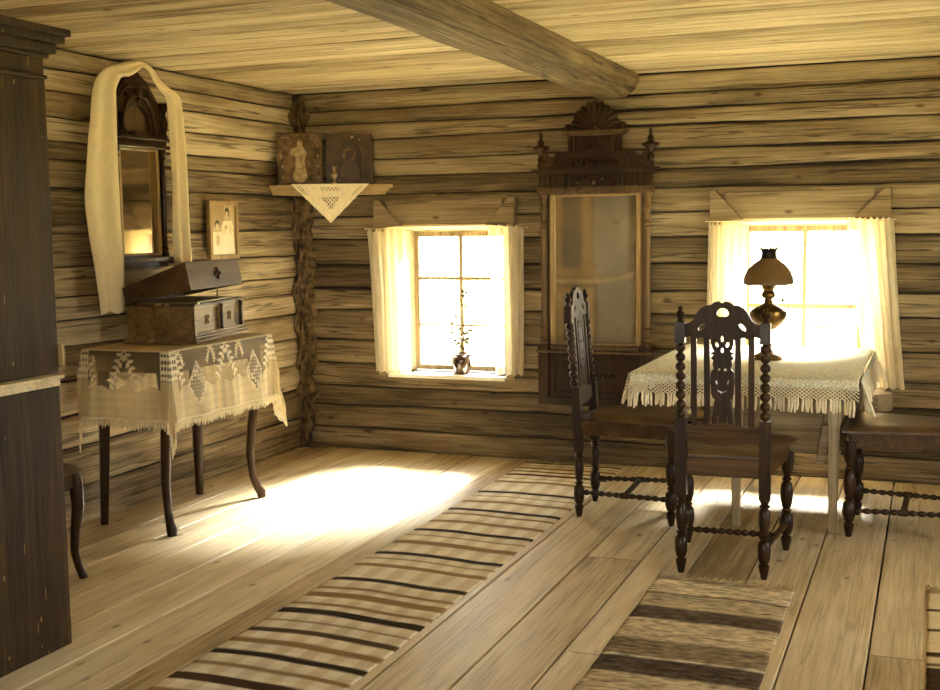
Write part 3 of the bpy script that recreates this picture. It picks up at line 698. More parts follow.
for k in range(10): a = 2*PI*k/10; g.hexa(*[[(r*math.cos(a+d), r*math.sin(a+d), z_) for d, r, z_ in q] for q in ([(-.15, .045, .576), (.15, .045, .576), (.15, .042, .576), (-.15, .042, .576)], [(-.02, .058, .595), (.02, .058, .595), (.02, .055, .595), (-.02, .055, .595)])])
build('shade_collar', g, 'iron', t, smooth=True)
g = G()
for k in range(4): a = 2*PI*k/4+.4; g.tube([(.026*math.cos(a), .026*math.sin(a), .375), (.08*math.cos(a), .08*math.sin(a), .385), (.125*math.cos(a), .125*math.sin(a), .398)], .0022, 6)
build('shade_holder', g, 'brass', t)

# hewn block on the back wall by the table
t = thing('wall_bracket', 'rough notched timber block jutting from the back wall right of the table', 'bracket', (-.27, 7.14, .46))
g = G(); pts = [(-.36, 6.99), (-.27, 6.97), (-.20, 7.02), (-.19, 7.09), (-.24, 7.13), (-.24, 7.262), (-.36, 7.262)]
g.prism([(x, y, 0) for x, y in pts], (0, 0, .47), (0, 0, .57)); build('block', g, 'tablex', t, world=True, bevel=.006)
g = G(); g.tube([(-.30, 7.2, .573), (-.30, 7.2, .565)], .012, 8); build('peg', g, 'tablex', t, world=True)
# ------------------------------------------------------------------ tall pier mirror on the back wall
PX0, PX1, PC = -2.345, -1.605, -1.975
YW = YB-.04                                    # back of the piece touches the logs
t = thing('pier_mirror', 'tall carved pier mirror with shell crest and turned columns, hung between the windows', 'mirror', (PC, YW, .40))
kw = dict(parent=t, world=True)
g = G(); g.box(PX0+.03, PX1-.03, YW, YW-.03, .40, 1.98); build('back_board', g, 'cab', **kw)
g = G(); g.box(PX0, PX1, YW-.03, YW-.10, .40, .45); g.box(PX0+.02, PX1-.02, YW-.03, YW-.085, .45, .73)
for x in (PX0, PX1-.07): g.box(x, x+.07, YW-.03, YW-.105, .45, .74)
g.box(PX0+.09, PX1-.09, YW-.085, YW-.092, .47, .49); g.box(PX0+.09, PX1-.09, YW-.085, YW-.092, .69, .71); g.box(PX0+.09, PX0+.11, YW-.085, YW-.092, .49, .69); g.box(PX1-.11, PX1-.09, YW-.085, YW-.092, .49, .69)
for k in range(5): g.ball((PC+(k-2)*.055, YW-.084, .59), .022, 10)
build('base_panel', g, 'dark', bevel=.003, **kw)
g = G(); g.box(PX0-.01, PX1+.01, YW-.03, YW-.115, .735, .755); g.box(PX0+.08, PX1-.08, YW-.03, YW-.10, .755, .785); build('base_moulding', g, 'cab', bevel=.004, **kw)
gx0, gx1 = -2.245, -1.715
g = G(); g.box(gx0, gx1, YW-.03, YW-.04, .785, 1.74)
build('mirror_glass', g, 'brightened', **kw)
g = G(); g.box(gx0-.03, gx0, YW-.03, YW-.065, .785, 1.74); g.box(gx1, gx1+.03, YW-.03, YW-.065, .785, 1.74); g.box(gx0, gx1, YW-.03, YW-.06, .785, .80); g.box(gx0, gx1, YW-.03, YW-.06, 1.725, 1.74)
build('glass_frame', g, 'cablight', bevel=.006, **kw)
for x in (PX0+.035, PX1-.035):
    g = G(); zz = .785
    pr = [(.03, 0), (.03, .02), (.02, .03), (.028, .045), (.018, .06), (.024, .075), (.02, .09), (.02, .10), (.026, .11), (.017, .12), (.018, .14), (.0215, .3), (.021, .60), (.018, .735), (.026, .745), (.016, .755), (.024, .77), (.014, .79), (.022, .81), (.016, .83), (.026, .85), (.026, .87), (.018, .88), (.018, .92), (.028, .94), (.028, .955)]
    g.lathe([(r, zz+q) for r, q in pr], (x, YW-.075, 0), 18); build('column', g, 'cab', smooth=True, **kw)
    g = G(); g.box(x-.036, x+.036, YW-.03, YW-.11, .755, .79); build('column_base', g, 'dark', bevel=.004, **kw)
g = G()
g.box(PX0, PX1, YW-.03, YW-.105, 1.74, 1.785)
for k in range(12):
    if k in (5, 6): continue
    x = PX0+.035+(PX1-PX0-.07)*k/11
    m = Matrix.Translation((x, YW-.106, 1.762)) @ Matrix.Rotation(PI/2, 4, 'X'); g.lathe([(.024, 0), (.026, .004), (.019, .010), (.013, .006), (.012, .012), (.004, .014)], seg=12, mat=m)
build('rosette_frieze', g, 'cab', bevel=.002, smooth=True, **kw)
g = G(); g.box(PX0+.01, PX1-.01, YW-.03, YW-.095, 1.785, 1.865)
for k in range(20):
    x = PX0+.03+(PX1-PX0-.06)*k/19
    if abs(x-PC) > .15: g.lathe([(.009, 1.788), (.012, 1.80), (.011, 1.85), (.013, 1.862)], (x, YW-.097, 0), 8)
for s in (-1, 1):
    for kx, kz in ((.10, 1.82), (.055, 1.835)): g.ball((PC+s*kx, YW-.10, kz), .018, 10)
g.ball((PC, YW-.11, 1.815), .022, 10); g.box(PC-.05, PC+.05, YW-.095, YW-.108, 1.845, 1.862)
build('dentil_band', g, 'dark', bevel=.0015, smooth=True, **kw)
g = G()
for i, (e, za, zb) in enumerate(((0, 1.865, 1.875), (.018, 1.875, 1.887), (.03, 1.887, 1.897))):
    for a, b in ((PX0-e, PC-.15), (PC+.15, PX1+e)): g.box(a, b, YW-.02, YW-.11-e*.8, za, zb)
    g.box(PC-.17, PC+.17, YW-.02, YW-.125-e*.6, za, zb)
build('cornice', g, 'dark', bevel=.002, **kw)
# attic with scroll brackets
g = carve('x', ([(-.20, 1.897), (-.20, 1.96), (-.17, 1.985), (.17, 1.985), (.20, 1.96), (.20, 1.897)], False), [], .05, lambda x, y, d: (PC+x, YW-.06+d, y), None, None)
g.box(PC-.215, PC+.215, YW-.02, YW-.11, 1.972, 1.995)
for k in range(9): g.ball((PC-.14+.035*k, YW-.087, 1.93+.012*(k % 2)), .014, 8)
build('attic', g, 'dark', **kw)
for s in (-1, 1):
    sc = [(.20, 1.897), (.365, 1.897), (.37, 1.93), (.355, 1.965), (.36, 2.0), (.335, 2.02), (.31, 1.985), (.285, 1.965), (.26, 1.98), (.235, 2.005), (.205, 1.985)]
    out = [(s*x, z) for x, z in sc]; hl = [ell(s*.30, 1.935, .022, .014, rot=s*.5), ell(s*.245, 1.945, .012, .018)]
    carve('scroll_bracket', (out, True), hl, .022, lambda x, y, d: (PC+x, YW-.07+d, y), 'dark', t, world=True)
    g = G(); x = PC+s*.352
    g.lathe([(.016, 1.94), (.024, 1.96), (.014, 1.985), (.02, 2.0), (.034, 2.015), (.046, 2.03), (.044, 2.04), (.024, 2.05), (.016, 2.06), (.022, 2.072), (.014, 2.083), (.008, 2.095), (.013, 2.11), (.008, 2.122), (.003, 2.135)], (x, YW-.07, 0), 14)
    for k in range(6): a = 2*PI*k/6; g.ball((x+.044*math.cos(a), YW-.07+.044*math.sin(a), 2.034), .011, 8)
    build('finial', g, 'dark', smooth=True, **kw)
g = G(); g.box(PC-.16, PC+.16, YW-.02, YW-.08, 1.995, 2.10)
for x in (-.155, -.125, .125, .155): g.lathe([(.014, 1.997), (.016, 2.005), (.011, 2.012), (.0125, 2.05), (.011, 2.088), (.016, 2.095), (.015, 2.10)], (PC+x, YW-.092, 0), 12)
for k in range(5): g.ball((PC-.07+.035*k, YW-.082, 2.048+.014*math.cos(k*PI)), .016, 8)
g.tube([(PC-.06, YW-.088, 2.02), (PC, YW-.096, 2.05), (PC+.06, YW-.088, 2.08)], .006, 6); g.tube([(PC+.06, YW-.088, 2.02), (PC, YW-.096, 2.05), (PC-.06, YW-.088, 2.08)], .006, 6)
build('pediment_block', g, 'dark', smooth=True, auto=35, bevel=.001, **kw)
g = G()
for e, za, zb in ((0, 2.10, 2.108), (.018, 2.108, 2.118), (.032, 2.118, 2.13)): g.box(PC-.17-e, PC+.17+e, YW-.02, YW-.105-e*.7, za, zb)
build('pediment_cornice', g, 'cab', bevel=.002, **kw)
g = G(); nR = 13
for k in range(nR):
    a = PI*(k+.5)/nR; R = .165+.012*math.cos(2*(a-PI/2)); c, s_ = math.cos(a), math.sin(a)
    P = [(PC+c*R*q*1.02, YW-.045-.03*math.sin(PI*q*.9), 2.135+s_*R*q*(.95 if s_ < .9 else 1)) for q in (.12, .4, .7, .9, 1.0)]
    g.tube(P, [.008, .015, .021, .022, .01], 8)
g.prism([(PC+.15*math.cos(PI*k/12), 0, 2.132+.14*math.sin(PI*k/12)) for k in range(13)], (0, YW-.02, 0), (0, YW-.05, 0))
g.ball((PC, YW-.07, 2.15), .03, 12)
for s in (-1, 1): g.ball((PC+s*.175, YW-.06, 2.155), .024, 10); g.ball((PC+s*.14, YW-.065, 2.15), .018, 10)
build('shell_crest', g, 'dark', smooth=True, **kw)

# ------------------------------------------------------------------ corner icon shelf
ZS = 1.838
t = thing('corner_shelf', 'pale triangular wooden shelf in the corner carrying two icons', 'shelf', (XL+.1, YB-.1, ZS-.06))
A = (XL+.035, 6.84); B = (-3.40, YB-.035); Cn = (XL+.035, YB-.035)
for nm, z0, z1, e in (('shelf_board', ZS-.026, ZS, 0), ('edge_moulding', ZS-.045, ZS-.026, .02), ('support_board', ZS-.068, ZS-.045, .035)):
    g = G(); g.prism([(A[0], A[1]+e, 0), (B[0]-e*1.5, B[1], 0), (Cn[0], Cn[1], 0)], (0, 0, z0), (0, 0, z1)); build(nm, g, 'shelfw', t, world=True, bevel=.003)
# local frame of the diagonal front edge
ev = Vector((B[0]-A[0], B[1]-A[1], 0)).normalized(); nv_ = Vector((ev.y, -ev.x, 0))      # into the room
mid = Vector((A[0]+B[0], A[1]+B[1], 0))/2
def dg(s, d, z): p = mid+ev*s+nv_*d; return Vector((p.x, p.y, z))
# doily
t = thing('lace_doily', 'triangular white openwork doily hanging over the corner shelf edge', 'doily', tuple(dg(-.01, 0, ZS)))
g = G(); N = 66; Wd, Hd = .56, .26
def keep(u, v):
    x = (u-.5)*Wd; z = -v*Hd; lim = (Wd/2)*(1-v)
    if abs(x) > lim-.0: return False
    cell = .027; i = math.floor((x+z)/cell); j = math.floor((x-z)/cell); fx = (x+z)/cell-i; fj = (x-z)/cell-j
    inner = (lim-abs(x))
    if (.085 < -z < .165 and abs(x) < .062*(1-(-z-.085)/.09)+.004) or (.012 < -z < .07 and .022 < inner < .05) or (.02 < -z < .045 and abs(x) < .07): return not (.2 < fx < .85 and .2 < fj < .85)
    return True
g.grid(int(Wd/.004), int(Hd/.004), lambda u, v: dg((u-.5)*Wd*.93-.01, .006+.004*math.sin(u*9)*v, ZS+.004-v*Hd), keep)
build('hanging_corner', g, 'cream', t, world=True, solid=.0015)
g = G(); g.grid(20, 6, lambda u, v: dg((u-.5)*Wd*.93-.01, .006-v*.02, ZS+.004)); build('top_flap', g, 'cream', t, world=True, solid=.0015)
# icons
def icon_frame(s, d, w, h, dep, tilt):
    return lambda x, y, z: dg(s+x, d-y*1.0+(-z*tilt), ZS+.0035+z)
t = thing('icon', 'square icon in an embossed metal cover with a haloed standing figure, on the corner shelf', 'icon', tuple(dg(-.20, -.05, ZS)))
F = icon_frame(-.205, -.045, .3, .36, .03, .1)
def fbox(g, F, x0, x1, y0, y1, z0, z1): g.hexa([F(x0, y0, z0), F(x1, y0, z0), F(x1, y1, z0), F(x0, y1, z0)], [F(x0, y0, z1), F(x1, y0, z1), F(x1, y1, z1), F(x0, y1, z1)])
w, h = .148, .345
g = G(); fbox(g, F, -w, w, 0, .028, 0, h); build('panel', g, 'icon', t, world=True, bevel=.003)
g = G()
for a, b, c, d in ((-w, w, 0, .02), (-w, w, h-.02, h), (-w, -w+.02, .02, h-.02), (w-.02, w, .02, h-.02)): fbox(g, F, a, b, -.008, 0, c, d)
build('border', g, 'icon', t, world=True, bevel=.003)
g = G(); pr = [(-.005, .008), (.004, .035), (.006, .10), (.018, .19), (.028, .235), (.012, .255), (.0, .26)]
body = [(-.034, .03), (-.03, .12), (-.036, .19), (-.06, .20), (-.065, .225), (-.03, .245), (-.014, .255), (-.016, .28), (0, .292), (.016, .28), (.014, .255), (.03, .24), (.045, .215), (.034, .18), (.032, .12), (.038, .03)]
g = carve('x', (body, True), [], .014, lambda x, y, d: F(x, -.008+d, y), None, None, bev=.003); build('robed_figure', g, 'silver', t, world=True)
g = G(); m_ = 20
g.add([F(.034*math.cos(2*PI*k/m_)*r, -.004, .275+.034*math.sin(2*PI*k/m_)*r) for r in (1, .72) for k in range(m_)]+[F(.034*math.cos(2*PI*k/m_)*r, .002, .275+.034*math.sin(2*PI*k/m_)*r) for r in (1, .72) for k in range(m_)],
      [(k, (k+1) % m_, m_+(k+1) % m_, m_+k) for k in range(m_)]+[(k, 2*m_+k, 2*m_+(k+1) % m_, (k+1) % m_) for k in range(m_)]+[(m_+k, m_+(k+1) % m_, 3*m_+(k+1) % m_, 3*m_+k) for k in range(m_)])
g.tube([F(-.045, -.006, .25), F(-.04, -.006, .30), F(-.015, -.006, .33), F(0, -.006, .337), F(.015, -.006, .33), F(.04, -.006, .30), F(.045, -.006, .25)], .0035, 6)
build('halo', g, 'brass', t, world=True)
for x in (-.115, .12):
    for z in (.05, .12, .19, .26, .315): g = G(); g.ball(F(x, -.004, z), .009, 8); build('rivet', g, 'silver', t, world=True, smooth=True)
for x in (-.09, .09): g = G(); g.tube([F(x-.02, -.005, .31), F(x, -.007, .318), F(x+.02, -.005, .31)], .004, 6); build('scroll', g, 'silver', t, world=True, smooth=True)
g = G(); g.tube([F(-.125, -.006, .17), F(-.125, -.006, .23)], .007, 8); build('clasp', g, 'silver', t, world=True, smooth=True)
t = thing('icon', 'dark icon with an arched inner frame and haloed head, right one on the corner shelf', 'icon', tuple(dg(.14, -.05, ZS)))
F = icon_frame(.125, -.06, .3, .36, .03, .1); w, h = .155, .335
g = G(); fbox(g, F, -w, w, 0, .045, 0, h); build('case', g, 'icondark', t, world=True, bevel=.005)
out = ([(-w, 0), (-w, h), (w, h), (w, 0)], False); arch = [(-.085, .03), (-.085, .19), (-.078, .235), (-.05, .275), (0, .295), (.05, .275), (.078, .235), (.085, .19), (.085, .03)]
g = carve('x', out, [(arch, False)], .02, lambda x, y, d: F(x, -.012+d, y), None, None); build('front_frame', g, 'icondark', t, world=True)
g = G(); g.tube([F(x, -.024, z) for x, z in arch], .005, 8); build('arch_moulding', g, 'icon', t, world=True, smooth=True)
g = G(); g.add([F(.045*math.cos(2*PI*k/20), -.002, .20+.045*math.sin(2*PI*k/20)) for k in range(20)]+[F(.045*math.cos(2*PI*k/20), 0, .20+.045*math.sin(2*PI*k/20)) for k in range(20)], [tuple(range(20))]+[(k, 20+k, 20+(k+1) % 20, (k+1) % 20) for k in range(20)]); build('halo', g, 'icon', t, world=True)
g = G(); vs = [(0, .225), (.018, .215), (.02, .19), (.012, .172), (.03, .15), (.06, .12), (.07, .035), (-.07, .035), (-.06, .12), (-.03, .15), (-.012, .172), (-.02, .19), (-.018, .215)]
g = carve('x', (vs, True), [], .008, lambda x, y, d: F(x, -.006+d, y), None, None, bev=.002); build('haloed_figure', g, 'icondark', t, world=True)
for q, r in (((.02, -.03, .315), .012), ((.07, -.026, .30), .009), ((-.05, -.026, .06), .008), ((.03, -.004, .11), .009)): g = G(); g.ball(F(*q), r, 10); build('stud', g, 'silver', t, world=True, smooth=True)
# small hanging vigil lamp
t = thing('vigil_lamp', 'tiny metal icon lamp with a bead, between the two icons', 'lamp', tuple(dg(.02, -.004, ZS+.004)))
g = G(); p = dg(.02, .0, ZS+.004); g.lathe([(.018, 0), (.02, .004), (.008, .012), (.007, .03), (.02, .045), (.026, .06), (.02, .075), (.008, .085), (.012, .098), (.016, .106), (.006, .118)], tuple(p), 16); build('lamp_cup', g, 'silver', t, world=True, smooth=True)

# ------------------------------------------------------------------ wall mirror with linen towel
XM = XL+.035
t = thing('wall_mirror', 'carved framed mirror with a pointed crest on the left wall, draped with linen', 'mirror', (XM, 5.47, 1.36))
kw = dict(parent=t, world=True); YM = 5.41; mw = .215
def L3(y, z, d): return (XM+d, YM+y, z)
def lbox(g, y0, y1, d0, d1, z0, z1): g.box(XM+d0, XM+d1, YM+y0, YM+y1, z0, z1)
g = G(); lbox(g, -.225, .225, 0, .03, 1.38, 2.04); build('back_board', g, 'cab', **kw)
g = G(); lbox(g, -.155, .155, .03, .036, 1.425, 1.985); build('mirror_glass', g, 'mirror', **kw)
g = G(); lbox(g, -.178, -.155, .03, .045, 1.41, 2.0); lbox(g, .155, .178, .03, .045, 1.41, 2.0); lbox(g, -.155, .155, .03, .045, 1.985, 2.0); lbox(g, -.155, .155, .03, .045, 1.41, 1.425); build('glass_frame', g, 'cablight', bevel=.006, **kw)
for s in (-1, 1):
    g = G(); g.lathe([(.022, 1.40), (.022, 1.42), (.014, 1.43), (.022, 1.445), (.013, 1.46), (.016, 1.6), (.0165, 1.85), (.013, 1.94), (.022, 1.95), (.014, 1.965), (.024, 1.985), (.024, 2.0)], (XM+.046, YM+s*.203, 0), 14); build('column', g, 'dark', smooth=True, **kw)
g = G(); lbox(g, -.235, .235, 0, .09, 2.0, 2.02); lbox(g, -.22, .22, 0, .07, 2.02, 2.045); lbox(g, -.25, .25, 0, .095, 2.045, 2.06)
g.box(XM, XM+.07, YM-.06, YM+.06, 2.06, 2.09); build('entablature', g, 'dark', bevel=.003, **kw)
g = G(); lbox(g, -.24, .24, 0, .09, 1.375, 1.40); lbox(g, -.21, .21, 0, .06, 1.345, 1.375); build('lower_shelf', g, 'cab', bevel=.003, **kw)
cr = [(-.205, 2.06), (-.22, 2.12), (-.20, 2.17), (-.215, 2.22), (-.18, 2.26), (-.15, 2.30), (-.12, 2.33), (-.09, 2.365), (-.05, 2.385), (0, 2.42), (.05, 2.385), (.09, 2.365), (.12, 2.33), (.15, 2.30), (.18, 2.26), (.215, 2.22), (.20, 2.17), (.22, 2.12), (.205, 2.06)]
hs = [([(-.10, 2.075), (-.11, 2.15), (-.07, 2.21), (0, 2.235), (.07, 2.21), (.11, 2.15), (.10, 2.075)], True), ell(-.155, 2.16, .014, .035, rot=.15), ell(.155, 2.16, .014, .035, rot=-.15), ell(-.1, 2.285, .012, .022, rot=-.7), ell(.1, 2.285, .012, .022, rot=.7)]
carve('carved_crest', (cr, False), hs, .026, lambda x, y, d: L3(x, y, .03+d), 'dark', t, world=True)
g = G(); lbox(g, -.13, .13, .0, .012, 2.06, 2.25); build('crest_panel', g, 'cab', **kw)
g = G(); g.ball(L3(0, 2.30, .055), .026, 12); g.ball(L3(0, 2.26, .05), .018, 10)
for s in (-1, 1):
    g.tube([L3(s*.02, 2.28, .05), L3(s*.06, 2.27, .055), L3(s*.10, 2.23, .05), L3(s*.135, 2.15, .05), L3(s*.14, 2.08, .05)], [.012, .014, .012, .012, .016], 8)
    g.tube([L3(s*.03, 2.33, .045), L3(s*.09, 2.33, .05), L3(s*.15, 2.27, .045)], [.008, .01, .006], 8)
    g.ball(L3(s*.13, 2.085, .055), .018, 10)
build('scroll_carving', g, 'dark', smooth=True, **kw)
for s in (-1, 1):
    g = G(); g.lathe([(.02, 2.06), (.022, 2.075), (.013, 2.09), (.02, 2.115), (.026, 2.15), (.016, 2.18), (.012, 2.20), (.024, 2.225), (.034, 2.25), (.036, 2.258), (.01, 2.262)], (XM+.05, YM+s*.225, 0), 12); build('finial', g, 'dark', smooth=True, **kw)
# towel strip (outer edge, inner edge) in wall coordinates
def wy(px, py):   # wall measurement sheet: photograph point -> (along wall, height) on the plane of the towel
    return TOW(px, py)
R_ = ((0.931, -0.025, 0.364), (0.365, 0.099, -0.926), (-0.014, 0.995, 0.101)); FL = 1174.33; CAM = (0, 0, 1.55)
def on_x(px, py, x):
    d = ((px-470)/FL, -(py-345)/FL, -1); w = [sum(R_[i][k]*d[k] for k in range(3)) for i in range(3)]; k = x/w[0]; return w[1]*k, CAM[2]+w[2]*k
TOW = lambda a, b: on_x(a, b, XM+.10)
outer = [(98, 314), (96, 300), (91, 262), (86, 235), (82, 205), (82, 180), (85, 150), (88, 120), (90, 95), (95, 78), (104, 69), (117, 65), (131, 61), (143, 62), (152, 69), (159, 80), (168, 88), (179, 98), (181, 118), (183, 150), (185, 190), (187, 230), (189, 268)]
inner = [(123, 311), (123, 300), (122, 262), (120, 235), (118, 205), (117, 180), (116, 150), (115, 120), (114, 95), (116, 84), (120, 77), (127, 76.5), (134, 72), (140, 67.5), (147, 72), (152, 83), (158, 91), (165, 99), (167, 118), (168, 150), (170, 190), (171, 230), (173, 268)]
g = G(); nn = len(outer); sub = 6; W_ = 22
def cat(P, t):
    i = min(int(t), nn-2); f = t-i; p0, p1, p2, p3 = P[max(i-1, 0)], P[i], P[i+1], P[min(i+2, nn-1)]
    return tuple(.5*((2*p1[k])+(-p0[k]+p2[k])*f+(2*p0[k]-5*p1[k]+4*p2[k]-p3[k])*f*f+(-p0[k]+3*p1[k]-3*p2[k]+p3[k])*f**3) for k in (0, 1))
OW = [TOW(*p) for p in outer]; IW = [TOW(*p) for p in inner]
def tf(u, v):
    tt = v*(nn-1); a = cat(OW, tt); b = cat(IW, tt); y = a[0]+(b[0]-a[0])*u; z = a[1]+(b[1]-a[1])*u
    topness = math.exp(-((tt-13)/4.5)**2)
    d = .112+.014*math.sin(u*2*PI*1.6+.8*n3(v*6, 1, 2))*(1-.5*topness)+.008*n3(u*3, v*12, 3)-.03*topness*(1-u)+.008*math.sin(u*PI)
    if v < .03: z += .022*abs(math.sin(u*PI*1.5+.2))-.012
    return (XM+d, y, z)
g.grid(W_*2, nn*sub, tf)
lt = build('linen_towel', g, 'towel', smooth=True, auto=0, solid=.003); tag(lt, 'long pale linen towel draped over the top of the wall mirror', 'towel')

# framed photograph on the left wall
t = thing('framed_photograph', 'small framed photograph of two people in pale clothes on the left wall', 'picture', (XM, 6.31, 1.36))
kw = dict(parent=t, world=True); y0, y1, z0, z1 = 6.10, 6.42, 1.365, 1.725
g = G(); b = .028
for a, c, d, e in ((y0, y1, z0, z0+b), (y0, y1, z1-b, z1), (y0, y0+b, z0+b, z1-b), (y1-b, y1, z0+b, z1-b)): g.box(XM-.004, XM+.026, a, c, d, e)
build('frame', g, 'cablight', bevel=.004, **kw)
NX, NY = 50, 62
def photo(u, v):    # u 0..1 left->right as seen, v 0..1 bottom->top
    bg = (188, 164, 116)
    if v > .55: bg = (166, 140, 94) if u < .55 else (196, 172, 124)
    if v < .12: bg = (214, 194, 150)
    def e(cx, cy, rx, ry): return ((u-cx)/rx)**2+((v-cy)/ry)**2 < 1
    c = bg
    if abs(u-.68) < .25+.1*(.45-v)*(v < .45) and v < .68 and not (v > .6 and abs(u-.68) > .2): c = (236, 222, 184)
    if e(.52, .5, .1, .1) or e(.80, .53, .09, .12): c = (222, 204, 160)
    if e(.62, .55, .06, .05): c = (190, 160, 112)
    if e(.68, .845, .10, .115): c = (52, 36, 22)
    if e(.67, .80, .07, .085): c = (206, 180, 134)
    if e(.26, .615, .10, .085): c = (58, 40, 26)
    if e(.265, .56, .075, .075): c = (206, 180, 134)
    if abs(u-.27) < .2 and v < .46: c = (230, 214, 172)
    if e(.27, .3, .09, .12): c = (196, 168, 116)
    return c
g = G(); g.grid(NX, NY, lambda u, v: (XM+.012, y0+b+(y1-y0-2*b)*u, z0+b+(z1-z0-2*b)*v)); g.col = [(*lin(photo(i/NX, j/NY)), 1) for j in range(NY+1) for i in range(NX+1)]
build('photograph', g, 'print', **kw)
g = G(); g.box(XM, XM+.01, y0+b, y1-b, z0+b, z1-b); build('backing', g, 'cab', **kw)

# ------------------------------------------------------------------ console table, lace cloth, music box
CX0, CX1, CY0, CY1, CZ = -4.045, -3.515, 4.84, 5.81, .95
t = thing('console_table', 'dark slim-legged side table under lace cloth at the left wall', 'table', ((CX0+CX1)/2, (CY0+CY1)/2, 0))
kw = dict(parent=t, world=True)
g = G(); g.box(CX0, CX1, CY0, CY1, CZ-.03, CZ-.004); build('tabletop', g, 'dark', bevel=.004, **kw)
g = G(); g.box(CX0+.04, CX1-.04, CY0+.05, CY1-.05, CZ-.12, CZ-.03); build('apron', g, 'dark', bevel=.003, **kw)
for x, y, dx, dy in ((-3.99, 4.93, -.01, -.0), (-3.575, 4.90, 0, -.06), (-3.98, 5.73, 0, .0), (-3.60, 5.76, 0, -.06)):
    g = G()
    if dx: P = [(x, y, .93), (x-.01, y, .5), (x-.06, y+.03, 0)]; g.tube(P, [.044, .036, .026], 4)
    else:
        cab = x > -3.8
        prof = [(.93, 0, .034), (.85, .012, .034), (.74, .026, .031), (.6, .018, .026), (.42, -.006, .022), (.26, -.018, .019), (.13, -.008, .017), (.06, .012, .019), (.03, .028, .023), (0, .03, .02)] if cab else [(.93, 0, .032), (.6, 0, .027), (.3, 0, .023), (0, 0, .018)]
        sx = 1; sy = 1 if y > 5.4 else -.5
        g.tube([(x+o*sx*.9-.02*(cab), y+o*sy*.9, z) for z, o, r in prof], [r*1.22 for z, o, r in prof], 10)
    build('leg', g, 'dark', smooth=True, **kw)

DROP = .36; step = .0062
lx, ly = CX1-CX0, CY1-CY0
nS = int((lx+2*DROP)/step); nT = int((ly+2*DROP)/step)
def cloth(u, v):
    s = -DROP+(lx+2*DROP)*u; q = -DROP+(ly+2*DROP)*v
    a = min(0, s)+max(0, s-lx); b = min(0, q)+max(0, q-ly); r = math.hypot(a, b)
    x = CX0+min(max(s, 0), lx); y = CY0+min(max(q, 0), ly); z = CZ
    if r > 0:
        ca, cb = a/r, b/r; corner = 4*(ca*cb)**2; e = min(1, r/.02)
        along = q if abs(a) > abs(b) else s
        fl_ = .006*e+.022*r/DROP+.014*(r/DROP)*math.sin(along*23+2*ca)+corner*(.012*math.sin(PI*min(1, r/.5)))+.03*corner*(r/.5)**2*math.sin(math.atan2(b, a)*10)
        if ca < -.3: fl_ = min(fl_, .016)+.0 if corner < .05 else min(fl_, .03)
        x += ca*fl_; y += cb*fl_; z = CZ-max(0, r-.004*e)
        if x < XL+.03: x = XL+.03
    return (x, y, z+.002)
def seg_d(px, py, ax, ay, bx, by):
    vx, vy = bx-ax, by-ay; t_ = max(0, min(1, ((px-ax)*vx+(py-ay)*vy)/(vx*vx+vy*vy))); return math.hypot(px-ax-vx*t_, py-ay-vy*t_)
def sprig(px, py, cx, cy, sc):
    # two stems spreading from the top, each with pairs of pointed leaves
    x = (px-cx)/sc; y = (py-cy)/sc
    if abs(x) > 1.3 or y < -1.2 or y > 1.15: return False
    x = abs(x)
    if seg_d(x, y, .05, .95, .82, -.85) < .035: return True
    for k in range(5):
        f = .1+.2*k; sx_, sy_ = .05+.77*f, .95-1.8*f
        for ex, ey in ((.40, .02), (-.10, -.42)):
            t_ = max(0, min(1, ((x-sx_)*ex+(y-sy_)*ey)/(ex*ex+ey*ey)))
            if 0 < t_ < 1 and seg_d(x, y, sx_, sy_, sx_+ex, sy_+ey) < .095*math.sin(PI*min(1, t_*.9+.1)): return True
    return False
def lacecol(u, v):
    s = -DROP+(lx+2*DROP)*u; q = -DROP+(ly+2*DROP)*v
    a = max(-s, s-lx, 0); b = max(-q, q-ly, 0); r = math.hypot(a, b); rd = max(a, b); al = q if a >= b else s; Ln = ly if a >= b else lx
    solid = (240, 228, 196, 1); net = (206, 184, 138, .36)
    if s > 0 and s < lx and q > 0 and q < ly:
        return (226, 206, 158, .95)
    if rd < .008: return solid
    if rd > DROP-.012: return solid
    # pierced diamonds
    per = Ln/2; cxs = [Ln*.22, Ln*.78] if Ln > .8 else []
    c_out = 0
    for cx in cxs:
        dd = abs(al-cx)/.075+abs(rd-.19)/.12
        if dd < 1:
            if dd > .86: return solid
            i = (al-cx)/.018; j = (rd-.19)/.018; f1 = (i+j) % 1; f2 = (i-j) % 1
            return (226, 206, 160, .0) if (.25 < f1 < .85 and .25 < f2 < .85) else solid
    if (a > 0 and b > 0) or al < .05 or al > Ln-.05:      # corner fans
        i = r/.03; ang = math.atan2(b, a)*9 if (a > 0 and b > 0) else al/.02
        if .02 < r < .16 and (r % .034) > .017:
            return (226, 206, 160, .05) if (ang % 1) > .35 else solid
        return (224, 204, 158, .85) if r > .16 else solid
    for cx in ([Ln*.5] if Ln < .8 else [0.02, Ln*.5, Ln-.02]):
        if sprig(al, -rd, cx, -.10, .092): return solid
    if Ln > .8:
        for cx in (Ln*.36, Ln*.64, Ln*.07):
            if sprig(al, -rd, cx, -.05, .048): return solid
    hemline = .20+.012*math.sin(al*40)
    if rd > hemline: return (232, 214, 170, .80+.14*math.sin(al*70+3*math.sin(al*13))+.05*math.sin(rd*140))
    return net
t = thing('lace_tablecloth', 'fine net lace cloth with leaf pattern and fringe over the side table', 'tablecloth', ((CX0+CX1)/2, (CY0+CY1)/2, CZ))
g = G(); g.grid(nS, nT, cloth); g.col = []
for j in range(nT+1):
    for i in range(nS+1):
        c = lacecol(i/nS, j/nT); g.col.append((*lin(c[:3]), c[3]))
build('lace_cloth', g, 'lace', t, world=True, smooth=True, auto=0)
rr = random.Random(9)
